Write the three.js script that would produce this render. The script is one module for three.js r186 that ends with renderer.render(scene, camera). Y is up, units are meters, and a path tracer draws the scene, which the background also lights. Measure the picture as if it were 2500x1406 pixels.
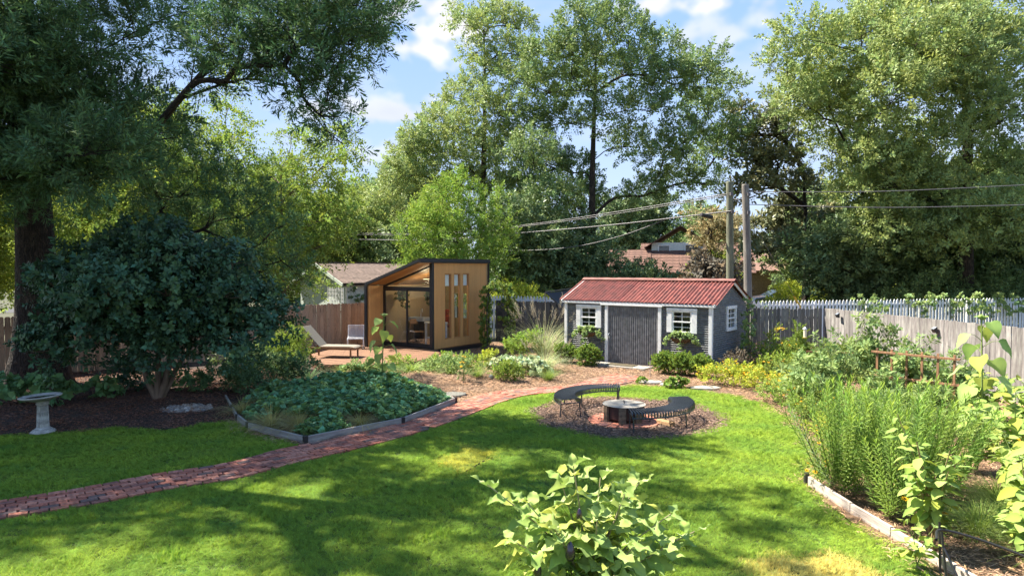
import * as THREE from 'three';
import { mergeGeometries } from 'three/addons/utils/BufferGeometryUtils.js';
import { RoundedBoxGeometry } from 'three/addons/geometries/RoundedBoxGeometry.js';
import { createNoise2D, createNoise3D } from 'simplex-noise';

// ------------------------------------------------------------------ camera, sky, sun, exposure
const scene = new THREE.Scene();
const camera = new THREE.PerspectiveCamera(46.16, 1024 / 575, 0.1, 600);
camera.position.set(0, 3.2, 0);
camera.rotation.x = -0.0291;
const renderer = new THREE.WebGLRenderer({ antialias: true });
renderer.toneMapping = THREE.LinearToneMapping;
renderer.toneMappingExposure = 3.6;
renderer.shadowMap.enabled = true;

const SUN_DIR = new THREE.Vector3(-0.91, 1.4, -0.42).normalize();
const sun = new THREE.DirectionalLight(new THREE.Color().setRGB(1.0, 0.93, 0.8), 5.0);
sun.position.copy(SUN_DIR).multiplyScalar(80).add(new THREE.Vector3(0, 0, -18));
sun.target.position.set(0, 0, -18);
sun.castShadow = true;
sun.shadow.mapSize.set(4096, 4096);
Object.assign(sun.shadow.camera, { left: -45, right: 45, top: 45, bottom: -45, near: 1, far: 200 });
scene.add(sun, sun.target);

function seeded(a) { return () => { a = (a + 0x6d2b79f5) | 0; let t = Math.imul(a ^ (a >>> 15), 1 | a); t = (t + Math.imul(t ^ (t >>> 7), 61 | t)) ^ t; return ((t ^ (t >>> 14)) >>> 0) / 4294967296; }; }
const noise2 = createNoise2D(seeded(11)), noise3 = createNoise3D(seeded(12));
const fbm2 = (x, y, o = 4) => { let s = 0, a = 0.5; for (let i = 0; i < o; i++) { s += a * noise2(x, y); x *= 2.03; y *= 2.03; a *= 0.5; } return s; };
const fbm3 = (x, y, z, o = 4) => { let s = 0, a = 0.5; for (let i = 0; i < o; i++) { s += a * noise3(x, y, z); x *= 2.03; y *= 2.03; z *= 2.03; a *= 0.5; } return s; };
const V = (x, y, z) => new THREE.Vector3(x, y, z);
const clamp = THREE.MathUtils.clamp, lerp = THREE.MathUtils.lerp, smooth = THREE.MathUtils.smoothstep;

{ // the sky: clear summer blue, paler towards the horizon, with scattered fair-weather clouds all round
  const W = 2048, Hh = 1024, data = new Float32Array(W * Hh * 4), r = seeded(77);
  const clouds = [];
  const add = (az, el, w, h, k) => clouds.push([az, el, w, h, k]);
  // az is measured from straight ahead (-z), to the right, in degrees
  add(-6, 19, 4.5, 3.4, 1.0); add(-11.5, 12.6, 6.5, 1.3, 0.75); add(15, 22.5, 8, 4.0, 1.0); add(-21.5, 21.5, 2.4, 2.2, 0.8); add(18, 18, 5, 2, 0.6); add(-9.5, 9.5, 5, 1.4, 0.55); add(24, 11, 6, 2.0, 0.5);
  for (let i = 0; i < 46; i++) { const az = r() * 360 - 180, el = 6 + r() * r() * 60; if (Math.abs(az) < 40 && el < 30) { r(); r(); continue; } add(az, el, 4 + r() * 8, 1.6 + r() * 3, 0.5 + r() * 0.5); }
  for (let j = 0; j < Hh; j++) {
    const el = ((j + 0.5) / Hh - 0.5) * 180, y = Math.sin(el * Math.PI / 180), c = Math.cos(el * Math.PI / 180);
    const t = clamp(y, 0, 1), g = Math.pow(1 - t, 3.8);
    const br = lerp(0.086, 0.262, g), bg = lerp(0.162, 0.305, g), bb = lerp(0.32, 0.365, g);
    for (let i = 0; i < W; i++) {
      const phi = ((i + 0.5) / W - 0.5) * 2 * Math.PI, x = Math.cos(phi) * c, z = Math.sin(phi) * c;
      let R = br, G = bg, B = bb;
      if (y < 0) { const k = Math.min(1, -y * 6); R = lerp(R, 0.10, k); G = lerp(G, 0.11, k); B = lerp(B, 0.07, k); } else {
        const az = Math.atan2(x, -z) * 180 / Math.PI;
        let d = 0;
        for (const q of clouds) {
          let da = az - q[0]; if (da > 180) da -= 360; if (da < -180) da += 360;
          da *= c; const de = el - q[1];
          if (Math.abs(da) > q[2] * 1.8 || Math.abs(de) > q[3] * 1.8) continue;
          const e = 1 - Math.hypot(da / q[2], de / (de < 0 ? q[3] * 0.7 : q[3]));
          const n = fbm3(x * 14, y * 22, z * 14, 5);
          d = Math.max(d, clamp((e + n * 1.15) * 1.5, 0, 1) * q[4]);
        }
        const wisp = clamp(fbm3(x * 3.2, y * 9, z * 3.2, 5) * 0.9 - 0.02, 0, 1) * 0.55;
        d = Math.max(d, wisp * smooth(y, 0.02, 0.2));
        const tone = 0.86 + 0.14 * fbm3(x * 9 + 3, y * 18, z * 9, 3);
        R = lerp(R, 0.33 * tone, d); G = lerp(G, 0.33 * tone, d); B = lerp(B, 0.34 * tone, d);
      }
      const o = (j * W + i) * 4; data[o] = R; data[o + 1] = G; data[o + 2] = B; data[o + 3] = 1;
    }
  }
  const sky = new THREE.DataTexture(data, W, Hh, THREE.RGBAFormat, THREE.FloatType);
  sky.mapping = THREE.EquirectangularReflectionMapping; sky.magFilter = THREE.LinearFilter; sky.needsUpdate = true;
  scene.background = sky; scene.environment = sky;
}

// ------------------------------------------------------------------ helpers: objects, geometry
const taken = new Map();
function numbered(n) { const k = taken.get(n) || 0; taken.set(n, k + 1); return k ? n + '_' + String(k).padStart(3, '0') : n; }
function shade(o) { o.castShadow = true; o.receiveShadow = true; return o; }
function tag(o, label, category, group) { Object.assign(o.userData, { label, category }); if (group) o.userData.group = group; return o; }
function thing(name, label, category, [x, y, z] = [0, 0, 0], turn = 0, group) {
  const o = new THREE.Group(); o.name = numbered(name); scene.add(o); o.position.set(x, y, z); o.rotation.y = turn; return tag(o, label, category, group);
}
function part(name, geo, mat, parent, stuff) { const m = shade(new THREE.Mesh(geo, mat)); m.name = name; parent.add(m); if (stuff) m.userData.kind = 'stuff'; return m; }
function structure(name, geo, mat) { const m = part(numbered(name), geo, mat, scene); m.userData.kind = 'structure'; return m; }
function copies(name, geo, mat, list, parent, tints) { // list of Matrix4
  const m = shade(new THREE.InstancedMesh(geo, mat, list.length)); m.name = name; list.forEach((q, i) => m.setMatrixAt(i, q));
  if (tints) list.forEach((q, i) => m.setColorAt(i, tints(i))); parent.add(m); m.userData.kind = 'stuff'; return m;
}
const tr = (g, x, y, z, rx = 0, ry = 0, rz = 0) => { if (rx) g.rotateX(rx); if (rz) g.rotateZ(rz); if (ry) g.rotateY(ry); return g.translate(x, y, z); };
function metres(g0, du = 0, dv = 0) { // uv in metres, from the side each face points to
  const g = g0.index ? g0.toNonIndexed() : g0; g.computeBoundingBox(); const p = g.attributes.position, n = g.attributes.normal, uv = new Float32Array(p.count * 2);
  for (let i = 0; i < p.count; i += 3) {
    const ax = Math.abs(n.getX(i)), ay = Math.abs(n.getY(i)), az = Math.abs(n.getZ(i));
    for (let k = i; k < i + 3; k++) {
      const x = p.getX(k), y = p.getY(k), z = p.getZ(k);
      uv[k * 2] = du + (ax > ay && ax > az ? z : x); uv[k * 2 + 1] = dv + (ay >= ax && ay >= az ? z : y);
    }
  }
  g.setAttribute('uv', new THREE.BufferAttribute(uv, 2)); return g;
}
const bx = (w, h, d, x = 0, y = 0, z = 0, rx = 0, ry = 0, rz = 0) => tr(metres(new THREE.BoxGeometry(w, h, d), w * 3.7 + x, h * 1.3 + z), x, y, z, rx, ry, rz);
const rbx = (w, h, d, r, x = 0, y = 0, z = 0, rx = 0, ry = 0, rz = 0) => tr(metres(new RoundedBoxGeometry(w, h, d, 1, r), w * 3.7 + x, h * 1.3 + z), x, y, z, rx, ry, rz);
const cyl = (r0, r1, h, x = 0, y = 0, z = 0, n = 16, rx = 0, ry = 0, rz = 0) => tr(metres(new THREE.CylinderGeometry(r1, r0, h, n)), x, y, z, rx, ry, rz);
const join = (list) => mergeGeometries(list.map((g) => { const q = g.index ? g.toNonIndexed() : g; for (const k of Object.keys(q.attributes)) if (!['position', 'normal', 'uv'].includes(k)) q.deleteAttribute(k); if (!q.attributes.uv) q.setAttribute('uv', new THREE.BufferAttribute(new Float32Array(q.attributes.position.count * 2), 2)); return q; }));
function tube(points, r0, r1, radial = 6, seg = 0, flare) { // a tapered tube through points
  const c = new THREE.CatmullRomCurve3(points.map((p) => p.isVector3 ? p : V(...p))), N = seg || Math.max(2, points.length * 2);
  const pos = [], nor = [], uv = [], idx = []; let side = null, len = 0, prev = null;
  for (let i = 0; i <= N; i++) {
    const t = i / N, p = c.getPoint(t), d = c.getTangent(t).normalize();
    if (prev) len += p.distanceTo(prev); prev = p;
    if (!side) { side = V(1, 0, 0); if (Math.abs(d.x) > 0.9) side.set(0, 0, 1); }
    side.addScaledVector(d, -side.dot(d)).normalize();
    const bi = V(0, 0, 0).crossVectors(d, side), r = (r0 + (r1 - r0) * t) * (flare ? flare(t) : 1);
    for (let k = 0; k <= radial; k++) { const a = k / radial * Math.PI * 2, n = side.clone().multiplyScalar(Math.cos(a)).addScaledVector(bi, Math.sin(a)); pos.push(p.x + n.x * r, p.y + n.y * r, p.z + n.z * r); nor.push(n.x, n.y, n.z); uv.push(k / radial * Math.max(r0, 0.05) * 6.28, len); }
  }
  for (let i = 0; i < N; i++) for (let k = 0; k < radial; k++) { const a = i * (radial + 1) + k, b = a + radial + 1; idx.push(a, a + 1, b, a + 1, b + 1, b); }
  const g = new THREE.BufferGeometry(); g.setAttribute('position', new THREE.Float32BufferAttribute(pos, 3)); g.setAttribute('normal', new THREE.Float32BufferAttribute(nor, 3)); g.setAttribute('uv', new THREE.Float32BufferAttribute(uv, 2)); g.setIndex(idx); return g;
}
const bar = (a, b, r, n = 6) => tube([a, b], r, r, n, 1);
function prism(pts, depth, bevel = 0) { const s = new THREE.Shape(pts.map((p) => new THREE.Vector2(...p))); return metres(new THREE.ExtrudeGeometry(s, { depth, bevelEnabled: bevel > 0, bevelSize: bevel, bevelThickness: bevel, bevelSegments: 1, steps: 1, curveSegments: 12 })); }
function inside(poly, x, z) { let c = false; for (let i = 0, j = poly.length - 1; i < poly.length; j = i++) { const [xi, zi] = poly[i], [xj, zj] = poly[j]; if ((zi > z) !== (zj > z) && x < (xj - xi) * (z - zi) / (zj - zi) + xi) c = !c; } return c; }
function edgeDistance(poly, x, z) { let m = 1e9; for (let i = 0, j = poly.length - 1; i < poly.length; j = i++) { const [ax, az] = poly[j], [bx_, bz] = poly[i], dx = bx_ - ax, dz = bz - az, t = clamp(((x - ax) * dx + (z - az) * dz) / (dx * dx + dz * dz), 0, 1); m = Math.min(m, Math.hypot(x - ax - dx * t, z - az - dz * t)); } return m; }
function spline2(pts, n) { const c = new THREE.CatmullRomCurve3(pts.map(([x, z]) => V(x, 0, z)), false, 'centripetal'); return Array.from({ length: n + 1 }, (_, i) => { const p = c.getPointAt(i / n); return [p.x, p.z]; }); }

// ------------------------------------------------------------------ materials
function picture(w, h, f, srgb = true) { // f(u, v) -> [r, g, b] 0..255
  const d = new Uint8Array(w * h * 4); for (let j = 0; j < h; j++) for (let i = 0; i < w; i++) { const c = f(i / w, j / h), o = (j * w + i) * 4; d[o] = clamp(c[0], 0, 255); d[o + 1] = clamp(c[1], 0, 255); d[o + 2] = clamp(c[2], 0, 255); d[o + 3] = 255; }
  const t = new THREE.DataTexture(d, w, h); t.wrapS = t.wrapT = THREE.MirroredRepeatWrapping; t.magFilter = THREE.LinearFilter; if (srgb) t.colorSpace = THREE.SRGBColorSpace; t.needsUpdate = true; return t;
}
const repeat = (t, x, y = x) => { const c = t.clone(); c.repeat.set(x, y); c.needsUpdate = true; return c; };
const across = (t, x, y = x) => { const c = repeat(t, y, x); c.rotation = Math.PI / 2; return c; };
const gray = (v) => [v, v, v];
const T = {
  // light multipliers (near white) so that a material's own colour sets the hue
  grain: picture(512, 512, (u, v) => { const w = fbm2(u * 6 + 2, v * 2, 2) * 0.5, s = fbm2(u * 46 + w * 5, v * 2.2, 4), f = noise2(u * 190, v * 7); let k = 214 + s * 50 + f * 14; for (const [a, b] of [[0.2, 0.3], [0.62, 0.75], [0.83, 0.12], [0.42, 0.55], [0.08, 0.86]]) { const q = Math.hypot((u - a) * 26, (v - b) * 15); if (q < 1) k -= 110 * (1 - q * q); else if (q < 2.2) k -= 16 * (1 + Math.sin(q * 8)); } return [k, k * 0.985, k * 0.965]; }),
  weather: picture(512, 512, (u, v) => { const s = fbm2(u * 40, v * 1.4 + 9, 4), b = fbm2(u * 3 + 7, v * 3, 4); const k = 205 + s * 62 + b * 52; return [k, k + b * 8, k + b * 2]; }),
  speckle: picture(512, 512, (u, v) => { const k = 218 + fbm2(u * 9, v * 9, 5) * 55 + noise2(u * 240, v * 240) * 16; return gray(k); }),
  soft: picture(256, 256, (u, v) => gray(238 + fbm2(u * 6, v * 6, 4) * 20 + noise2(u * 120, v * 120) * 4)),
  fine: picture(512, 256, (u, v) => { const k = 226 + fbm2(u * 60, v * 1.5 + 4, 4) * 34 + noise2(Math.floor(u * 10) * 5.1, 0.5) * 9; return [k, k * 0.99, k * 0.97]; }),
  coarse: picture(512, 512, (u, v) => { const b = fbm2(u * 4 + 31, v * 4, 5), f = fbm2(u * 60, v * 60, 3); const k = 205 + b * 70 + f * 55; return [k, k * 0.98, k * 0.95]; }),
  bark: picture(512, 512, (u, v) => { const w = fbm2(u * 8, v * 5, 3) * 1.4, r = 1 - Math.abs(noise2(u * 20 + w, v * 3.1)), f = fbm2(u * 60, v * 40, 3), l = fbm2(u * 5 + 50, v * 5, 3); let k = 95 + r * r * 105 + f * 38; const li = l > 0.2 ? 34 : 0; return [k + li, k * 0.95 + li * 1.1, k * 0.88 + li]; }),
  barkHeight: picture(512, 512, (u, v) => { const w = fbm2(u * 8, v * 5, 3) * 1.4, r = 1 - Math.abs(noise2(u * 20 + w, v * 3.1)), f = fbm2(u * 60, v * 40, 3); return gray(60 + r * r * 150 + f * 30); }, false),
  shingle: picture(512, 512, (u, v) => { const row = Math.floor(v * 16), tab = noise2(Math.floor(u * 12 + row * 0.5) * 7.3, row * 3.1), f = noise2(u * 260, v * 260); const k = 195 + tab * 34 + f * 26 + fbm2(u * 5, v * 5, 3) * 40; return [k, k * 0.97, k * 0.95]; }),
  cladding: picture(512, 64, (u) => { const q = (u * 10) % 1; return gray(q < 0.07 ? 40 : 225); }, false),
  weave: picture(128, 128, (u, v) => gray(200 + 40 * Math.sin(u * 128 * 0.8) * Math.sin(v * 128 * 0.8) + noise2(u * 40, v * 40) * 12)),
};
const col = (r, g, b) => new THREE.Color().setRGB(r, g, b);
const std = (c, rough = 0.8, o = {}) => new THREE.MeshStandardMaterial({ color: col(...c), roughness: rough, ...o });
const phys = (c, rough, o) => new THREE.MeshPhysicalMaterial({ color: col(...c), roughness: rough, ...o });
const leafy = (c, through = 0.4, o = {}) => new THREE.MeshPhysicalMaterial({ color: col(...c), roughness: 0.9, transmission: through, thickness: 0, side: THREE.DoubleSide, vertexColors: true, specularIntensity: 0.4, ...o });
const tones = (list, rough, o = {}, extra) => list.map((c, i) => std(c, rough, { ...o, ...(extra ? extra(i) : {}) }));
const M = {
  white: std([0.8, 0.8, 0.8], 0.55, { map: repeat(T.soft, 0.7) }),
  black: std([0.018, 0.018, 0.02], 0.45),
  blackMetal: phys([0.02, 0.027, 0.036], 0.38, { clearcoat: 0.4, clearcoatRoughness: 0.3 }),
  shedGray: std([0.175, 0.185, 0.195], 0.5, { map: repeat(T.speckle, 0.6) }),
  doorGray: std([0.2, 0.2, 0.21], 0.5, { map: repeat(T.speckle, 0.5) }),
  roofRed: tones([[0.233, 0.058, 0.042], [0.257, 0.066, 0.049], [0.218, 0.053, 0.04]], 0.62, { map: repeat(T.coarse, 0.5) }),
  roofCap: std([0.30, 0.115, 0.095], 0.7, { map: repeat(T.coarse, 0.5) }),
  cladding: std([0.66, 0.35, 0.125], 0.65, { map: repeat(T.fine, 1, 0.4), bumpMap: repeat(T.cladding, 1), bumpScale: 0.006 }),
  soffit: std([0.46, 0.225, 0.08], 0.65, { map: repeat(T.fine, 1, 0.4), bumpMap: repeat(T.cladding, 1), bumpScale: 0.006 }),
  plaster: std([0.34, 0.265, 0.17], 0.9),
  glass: phys([0.92, 0.95, 0.95], 0.02, { transmission: 1, thickness: 0, ior: 1.5, side: THREE.DoubleSide }),
  deck: tones([[0.252, 0.122, 0.06], [0.227, 0.107, 0.053], [0.277, 0.14, 0.071]], 0.75, { map: repeat(T.grain, 0.6) }),
  cedar: std([0.33, 0.15, 0.07], 0.75, { map: repeat(T.grain, 0.8) }),
  trellis: std([0.42, 0.22, 0.115], 0.75, { map: repeat(T.grain, 0.9) }),
  brownBoard: tones([[0.52, 0.366, 0.248], [0.468, 0.323, 0.215], [0.572, 0.409, 0.281], [0.494, 0.366, 0.259], [0.429, 0.293, 0.193]], 0.85, { map: repeat(T.grain, 1.1, 0.55) }),
  grayBoard: tones([[0.36, 0.33, 0.31], [0.31, 0.285, 0.265], [0.40, 0.37, 0.35], [0.34, 0.32, 0.30], [0.27, 0.25, 0.23]], 0.88, { map: repeat(T.weather, 1.3, 0.5) }),
  oldBoard: tones([[0.26, 0.25, 0.22], [0.22, 0.21, 0.18], [0.29, 0.28, 0.25], [0.17, 0.165, 0.15]], 0.9, { map: repeat(T.weather, 1.3, 0.5) }),
  slateBoard: tones([[0.03, 0.037, 0.049], [0.035, 0.042, 0.054], [0.027, 0.033, 0.043]], 0.7, { map: repeat(T.weather, 1.3, 0.5) }),
  picket: tones([[0.86, 0.86, 0.84], [0.80, 0.80, 0.78], [0.83, 0.83, 0.81]], 0.6, { map: repeat(T.soft, 1.3, 0.5) }),
  edging: std([0.40, 0.37, 0.34], 0.85, { map: across(T.weather, 0.5, 2.2) }),
  edgingPale: std([0.60, 0.51, 0.44], 0.85, { map: across(T.weather, 0.5, 2.2) }),
  bricks: tones([[0.586, 0.212, 0.137], [0.484, 0.164, 0.108], [0.63, 0.26, 0.179], [0.337, 0.137, 0.105], [0.22, 0.137, 0.12], [0.586, 0.253, 0.185], [0.439, 0.137, 0.089]], 0.88, { map: repeat(T.coarse, 2.5) }),
  concrete: std([0.44, 0.42, 0.38], 0.9, { map: repeat(T.coarse, 1) }),
  stone: std([0.55, 0.55, 0.52], 0.85, { map: repeat(T.coarse, 1.8) }),
  pole: std([0.30, 0.27, 0.23], 0.9, { map: repeat(T.weather, 1.2, 0.3), bumpMap: repeat(T.weather, 1.2, 0.3), bumpScale: 0.01 }),
  poleGreen: std([0.26, 0.27, 0.18], 0.9, { map: repeat(T.weather, 1.2, 0.3), bumpMap: repeat(T.weather, 1.2, 0.3), bumpScale: 0.01 }),
  cable: std([0.12, 0.11, 0.115], 0.5),
  yellow: std([0.62, 0.42, 0.03], 0.6),
  chrome: std([0.62, 0.63, 0.66], 0.32, { metalness: 0.85 }),
  wicker: std([0.34, 0.30, 0.235], 0.9, { map: repeat(T.weave, 3) }),
  teak: std([0.34, 0.19, 0.10], 0.75, { map: repeat(T.grain, 1) }),
  rust: std([0.085, 0.035, 0.03], 0.7, { map: repeat(T.coarse, 2) }),
  tan: std([0.23, 0.165, 0.115], 0.75, { map: repeat(T.coarse, 2) }),
  lid: std([0.5, 0.47, 0.42], 0.45, { metalness: 0.1, map: repeat(T.coarse, 1.5) }),
  shingle: tones([[0.255, 0.19, 0.165], [0.235, 0.175, 0.15], [0.275, 0.205, 0.175]], 0.92, { map: repeat(T.shingle, 0.8) }),
  houseShingle: tones([[0.24, 0.135, 0.10], [0.22, 0.12, 0.09]], 0.92, { map: repeat(T.shingle, 0.6) }),
  siding: std([0.74, 0.76, 0.75], 0.6, { map: repeat(T.soft, 0.7) }),
  sage: std([0.50, 0.56, 0.49], 0.6, { map: repeat(T.soft, 0.7) }),
  buffBrick: std([0.44, 0.30, 0.17], 0.9, { map: repeat(T.coarse, 2) }),
  bark: std([0.16, 0.125, 0.10], 0.95, { map: repeat(T.bark, 0.55, 0.4), bumpMap: repeat(T.barkHeight, 0.55, 0.4), bumpScale: 0.05 }),
  darkBark: std([0.115, 0.09, 0.075], 0.95, { map: repeat(T.bark, 0.5, 0.35), bumpMap: repeat(T.barkHeight, 0.5, 0.35), bumpScale: 0.06 }),
  smoothBark: std([0.24, 0.165, 0.11], 0.9, { map: repeat(T.weather, 1, 0.6) }),
  stem: std([0.16, 0.22, 0.05], 0.8),
  woodyStem: std([0.22, 0.16, 0.07], 0.85),
  soil: std([0.05, 0.036, 0.027], 1, { map: repeat(T.coarse, 0.8) }),
};

// ------------------------------------------------------------------ helpers: leaves, grasses, trees
class Leaves { // collects leaf blades into one geometry
  constructor() { this.p = []; this.n = []; this.c = []; this.i = []; }
  // rows: [[t along, half width, lift]], a strip with a midrib; sides are lifted by fold
  blade(base, dir, up, len, wid, tone, rows = LANCE, fold = 0.25, curl = 0) {
    const side = V(0, 0, 0).crossVectors(dir, up).normalize(), nrm = V(0, 0, 0).crossVectors(side, dir).normalize();
    const put = (t, s, lift) => { const q = base.clone().addScaledVector(dir, t * len).addScaledVector(side, s * wid).addScaledVector(nrm, lift * wid - curl * len * t * t); this.p.push(q.x, q.y, q.z); const m = nrm.clone().addScaledVector(side, -Math.sign(s) * fold * 0.8).addScaledVector(dir, curl * 2 * t).normalize(); this.n.push(m.x, m.y, m.z); this.c.push(...tone); return this.p.length / 3 - 1; };
    let last = null;
    for (const [t, w] of rows) {
      const now = w ? [put(t, -w, w * fold), put(t, 0, 0), put(t, w, w * fold)] : [put(t, 0, 0)];
      if (last) {
        if (last.length === 1 && now.length === 3) this.i.push(last[0], now[1], now[0], last[0], now[2], now[1]);
        else if (last.length === 3 && now.length === 1) this.i.push(last[0], last[1], now[0], last[1], last[2], now[0]);
        else if (last.length === 3) for (const k of [0, 1]) this.i.push(last[k], last[k + 1], now[k], last[k + 1], now[k + 1], now[k]);
      }
      last = now;
    }
    return this;
  }
  flat(base, dir, up, len, wid, tone) { // the cheapest leaf: one folded diamond
    const side = V(0, 0, 0).crossVectors(dir, up).normalize(), n = V(0, 0, 0).crossVectors(side, dir).normalize(), s = this.p.length / 3;
    for (const [t, w, l] of [[0, 0, 0], [0.45, -0.5, 0.14], [1, 0, 0], [0.45, 0.5, 0.14]]) { this.p.push(base.x + dir.x * t * len + side.x * w * wid + n.x * l * wid, base.y + dir.y * t * len + side.y * w * wid + n.y * l * wid, base.z + dir.z * t * len + side.z * w * wid + n.z * l * wid); const m = n.clone().addScaledVector(side, -w * 0.5).normalize(); this.n.push(m.x, m.y, m.z); this.c.push(...tone); }
    this.i.push(s, s + 2, s + 1, s, s + 3, s + 2); return this;
  }
  grass(base, dir, out, h, w, tone, bend, seg = 3) { // one arching grass blade
    const side = V(0, 0, 0).crossVectors(dir, out).normalize(), s = this.p.length / 3;
    for (let k = 0; k <= seg; k++) { const t = k / seg, c = base.clone().addScaledVector(dir, h * (t - bend * 0.35 * t * t)).addScaledVector(out, h * bend * t * t); c.y -= h * bend * bend * 0.35 * t * t * t; const ww = w * (1 - t * 0.95); for (const q of [-1, 1]) { this.p.push(c.x + side.x * ww * q, c.y + side.y * ww * q, c.z + side.z * ww * q); this.n.push(out.x * 0.5, 0.85, out.z * 0.5); this.c.push(...tone); } }
    for (let k = 0; k < seg; k++) { const a = s + k * 2; this.i.push(a, a + 2, a + 1, a + 1, a + 2, a + 3); } this.bent = true; return this;
  }
  build() { const g = new THREE.BufferGeometry(); g.setAttribute('position', new THREE.Float32BufferAttribute(this.p, 3)); g.setAttribute('normal', new THREE.Float32BufferAttribute(this.n, 3)); g.setAttribute('color', new THREE.Float32BufferAttribute(this.c, 3)); g.setIndex(this.i); if (this.bent) g.computeVertexNormals(); return g; }
}
const LANCE = [[0, 0], [0.45, 0.5], [1, 0]], OVAL = [[0, 0], [0.28, 0.46], [0.6, 0.45], [1, 0]], HEART = [[0, 0.3], [0.12, 0.52], [0.42, 0.5], [0.72, 0.26], [1, 0]];
const EGG = [[0, 0], [0.06, 0.17], [0.16, 0.33], [0.26, 0.40], [0.36, 0.5], [0.44, 0.38], [0.56, 0.44], [0.66, 0.27], [0.8, 0.25], [0.9, 0.1], [1, 0]];
const dirRandom = (r) => { const y = r() * 2 - 1, a = r() * 6.2832, s = Math.sqrt(1 - y * y); return V(s * Math.cos(a), y, s * Math.sin(a)); };
const tone = (r, a = 0.25, warm = 0.12) => { const k = 1 + (r() - 0.5) * 2 * a, w = (r() - 0.5) * 2 * warm; return [k * (1 + w), k, k * (1 - w)]; };
// a twig along +y that carries n leaves
function spray(seed, { n = 24, L = 0.7, len = 0.13, wid = 0.06, spread = 0.9, droop = 0, rows = null, vary = 0.25, twig = true, tip = 0.2, warm = 0.12 } = {}) {
  const r = seeded(seed), b = new Leaves();
  if (twig) b.flat(V(0, 0, 0), V(0, 1, 0), V(1, 0, 0), L * 0.95, 0.012, [0.5, 0.35, 0.3]);
  for (let i = 0; i < n; i++) {
    const t = Math.pow((i + r()) / n, 0.8), a = i * 2.4 + r(), out = V(Math.cos(a), 0, Math.sin(a));
    const base = V(0, L * t, 0).addScaledVector(out, L * 0.22 * spread * r() * (1 - t * 0.6));
    const dir = out.clone().multiplyScalar(spread * (1.1 - t * tip)).add(V(0, 0.35 + t * 0.6 - droop, 0)).addScaledVector(dirRandom(r), 0.45).normalize();
    const up = V(0, 1, 0).addScaledVector(dirRandom(r), 0.55).normalize(); const k = 0.7 + r() * 0.6, tn = tone(r, vary, warm);
    if (rows) b.blade(base, dir, up, len * k, wid * k, tn, rows, 0.22, 0.12 * r()); else b.flat(base, dir, up, len * k, wid * k, tn);
  }
  return b.build();
}
const UPY = V(0, 1, 0);
function place(p, dir, roll, s) { const q = new THREE.Quaternion().setFromUnitVectors(UPY, dir).multiply(new THREE.Quaternion().setFromAxisAngle(UPY, roll)); return new THREE.Matrix4().compose(p, q, V(s, s, s)); }
function crownClumps(seed, n, [cx, cy, cz], [rx, ry, rz], [r0, r1], fill = 0.55) { // clumps spread over the outside of an egg-shaped crown
  const r = seeded(seed), out = []; let tries = 0;
  while (out.length < n && tries++ < n * 40) {
    const d = dirRandom(r), k = fill + (1 - fill) * Math.pow(r(), 0.6), wob = 0.82 + 0.3 * noise3(d.x * 1.4 + seed, d.y * 1.4, d.z * 1.4);
    const c = [cx + d.x * rx * k * wob, cy + d.y * ry * k * wob, cz + d.z * rz * k * wob, lerp(r0, r1, r())];
    if (out.every((o) => Math.hypot(o[0] - c[0], o[1] - c[1], o[2] - c[2]) > (o[3] + c[3]) * 0.42)) out.push(c);
  }
  return out;
}
function foliage(seed, clumps, per, { squash = 0.72, droop = 0, size = 1, shell = 0.5, spike = 0.35 } = {}) {
  const r = seeded(seed), list = [];
  for (const [x, y, z, rad, k = 1] of clumps) {
    const n = Math.round(per * rad * rad * k);
    for (let i = 0; i < n; i++) {
      const d = dirRandom(r); if (d.y < -0.25 && r() < 0.55) d.y *= -1;
      const q = rad * (shell + (1 - shell) * Math.sqrt(r())) * (0.8 + 0.35 * noise3(d.x * 2 + x, d.y * 2 + y, d.z * 2 + z));
      const p = V(x + d.x * q, y + d.y * q * squash, z + d.z * q);
      const dir = d.clone().addScaledVector(UPY, 0.25 - droop).addScaledVector(dirRandom(r), spike + 0.25).normalize();
      list.push(place(p, dir, r() * 6.3, size * (0.75 + r() * 0.5)));
    }
  }
  return list;
}
function tints(seed, a = 0.16, hue = 0.1) { const r = seeded(seed), c = new THREE.Color(); return () => { const k = 1 + (r() - 0.5) * 2 * a, h = (r() - 0.5) * 2 * hue; return c.setRGB(k * (1 + h), k, k * (1 - h * 1.5)).clone(); }; }
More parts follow.
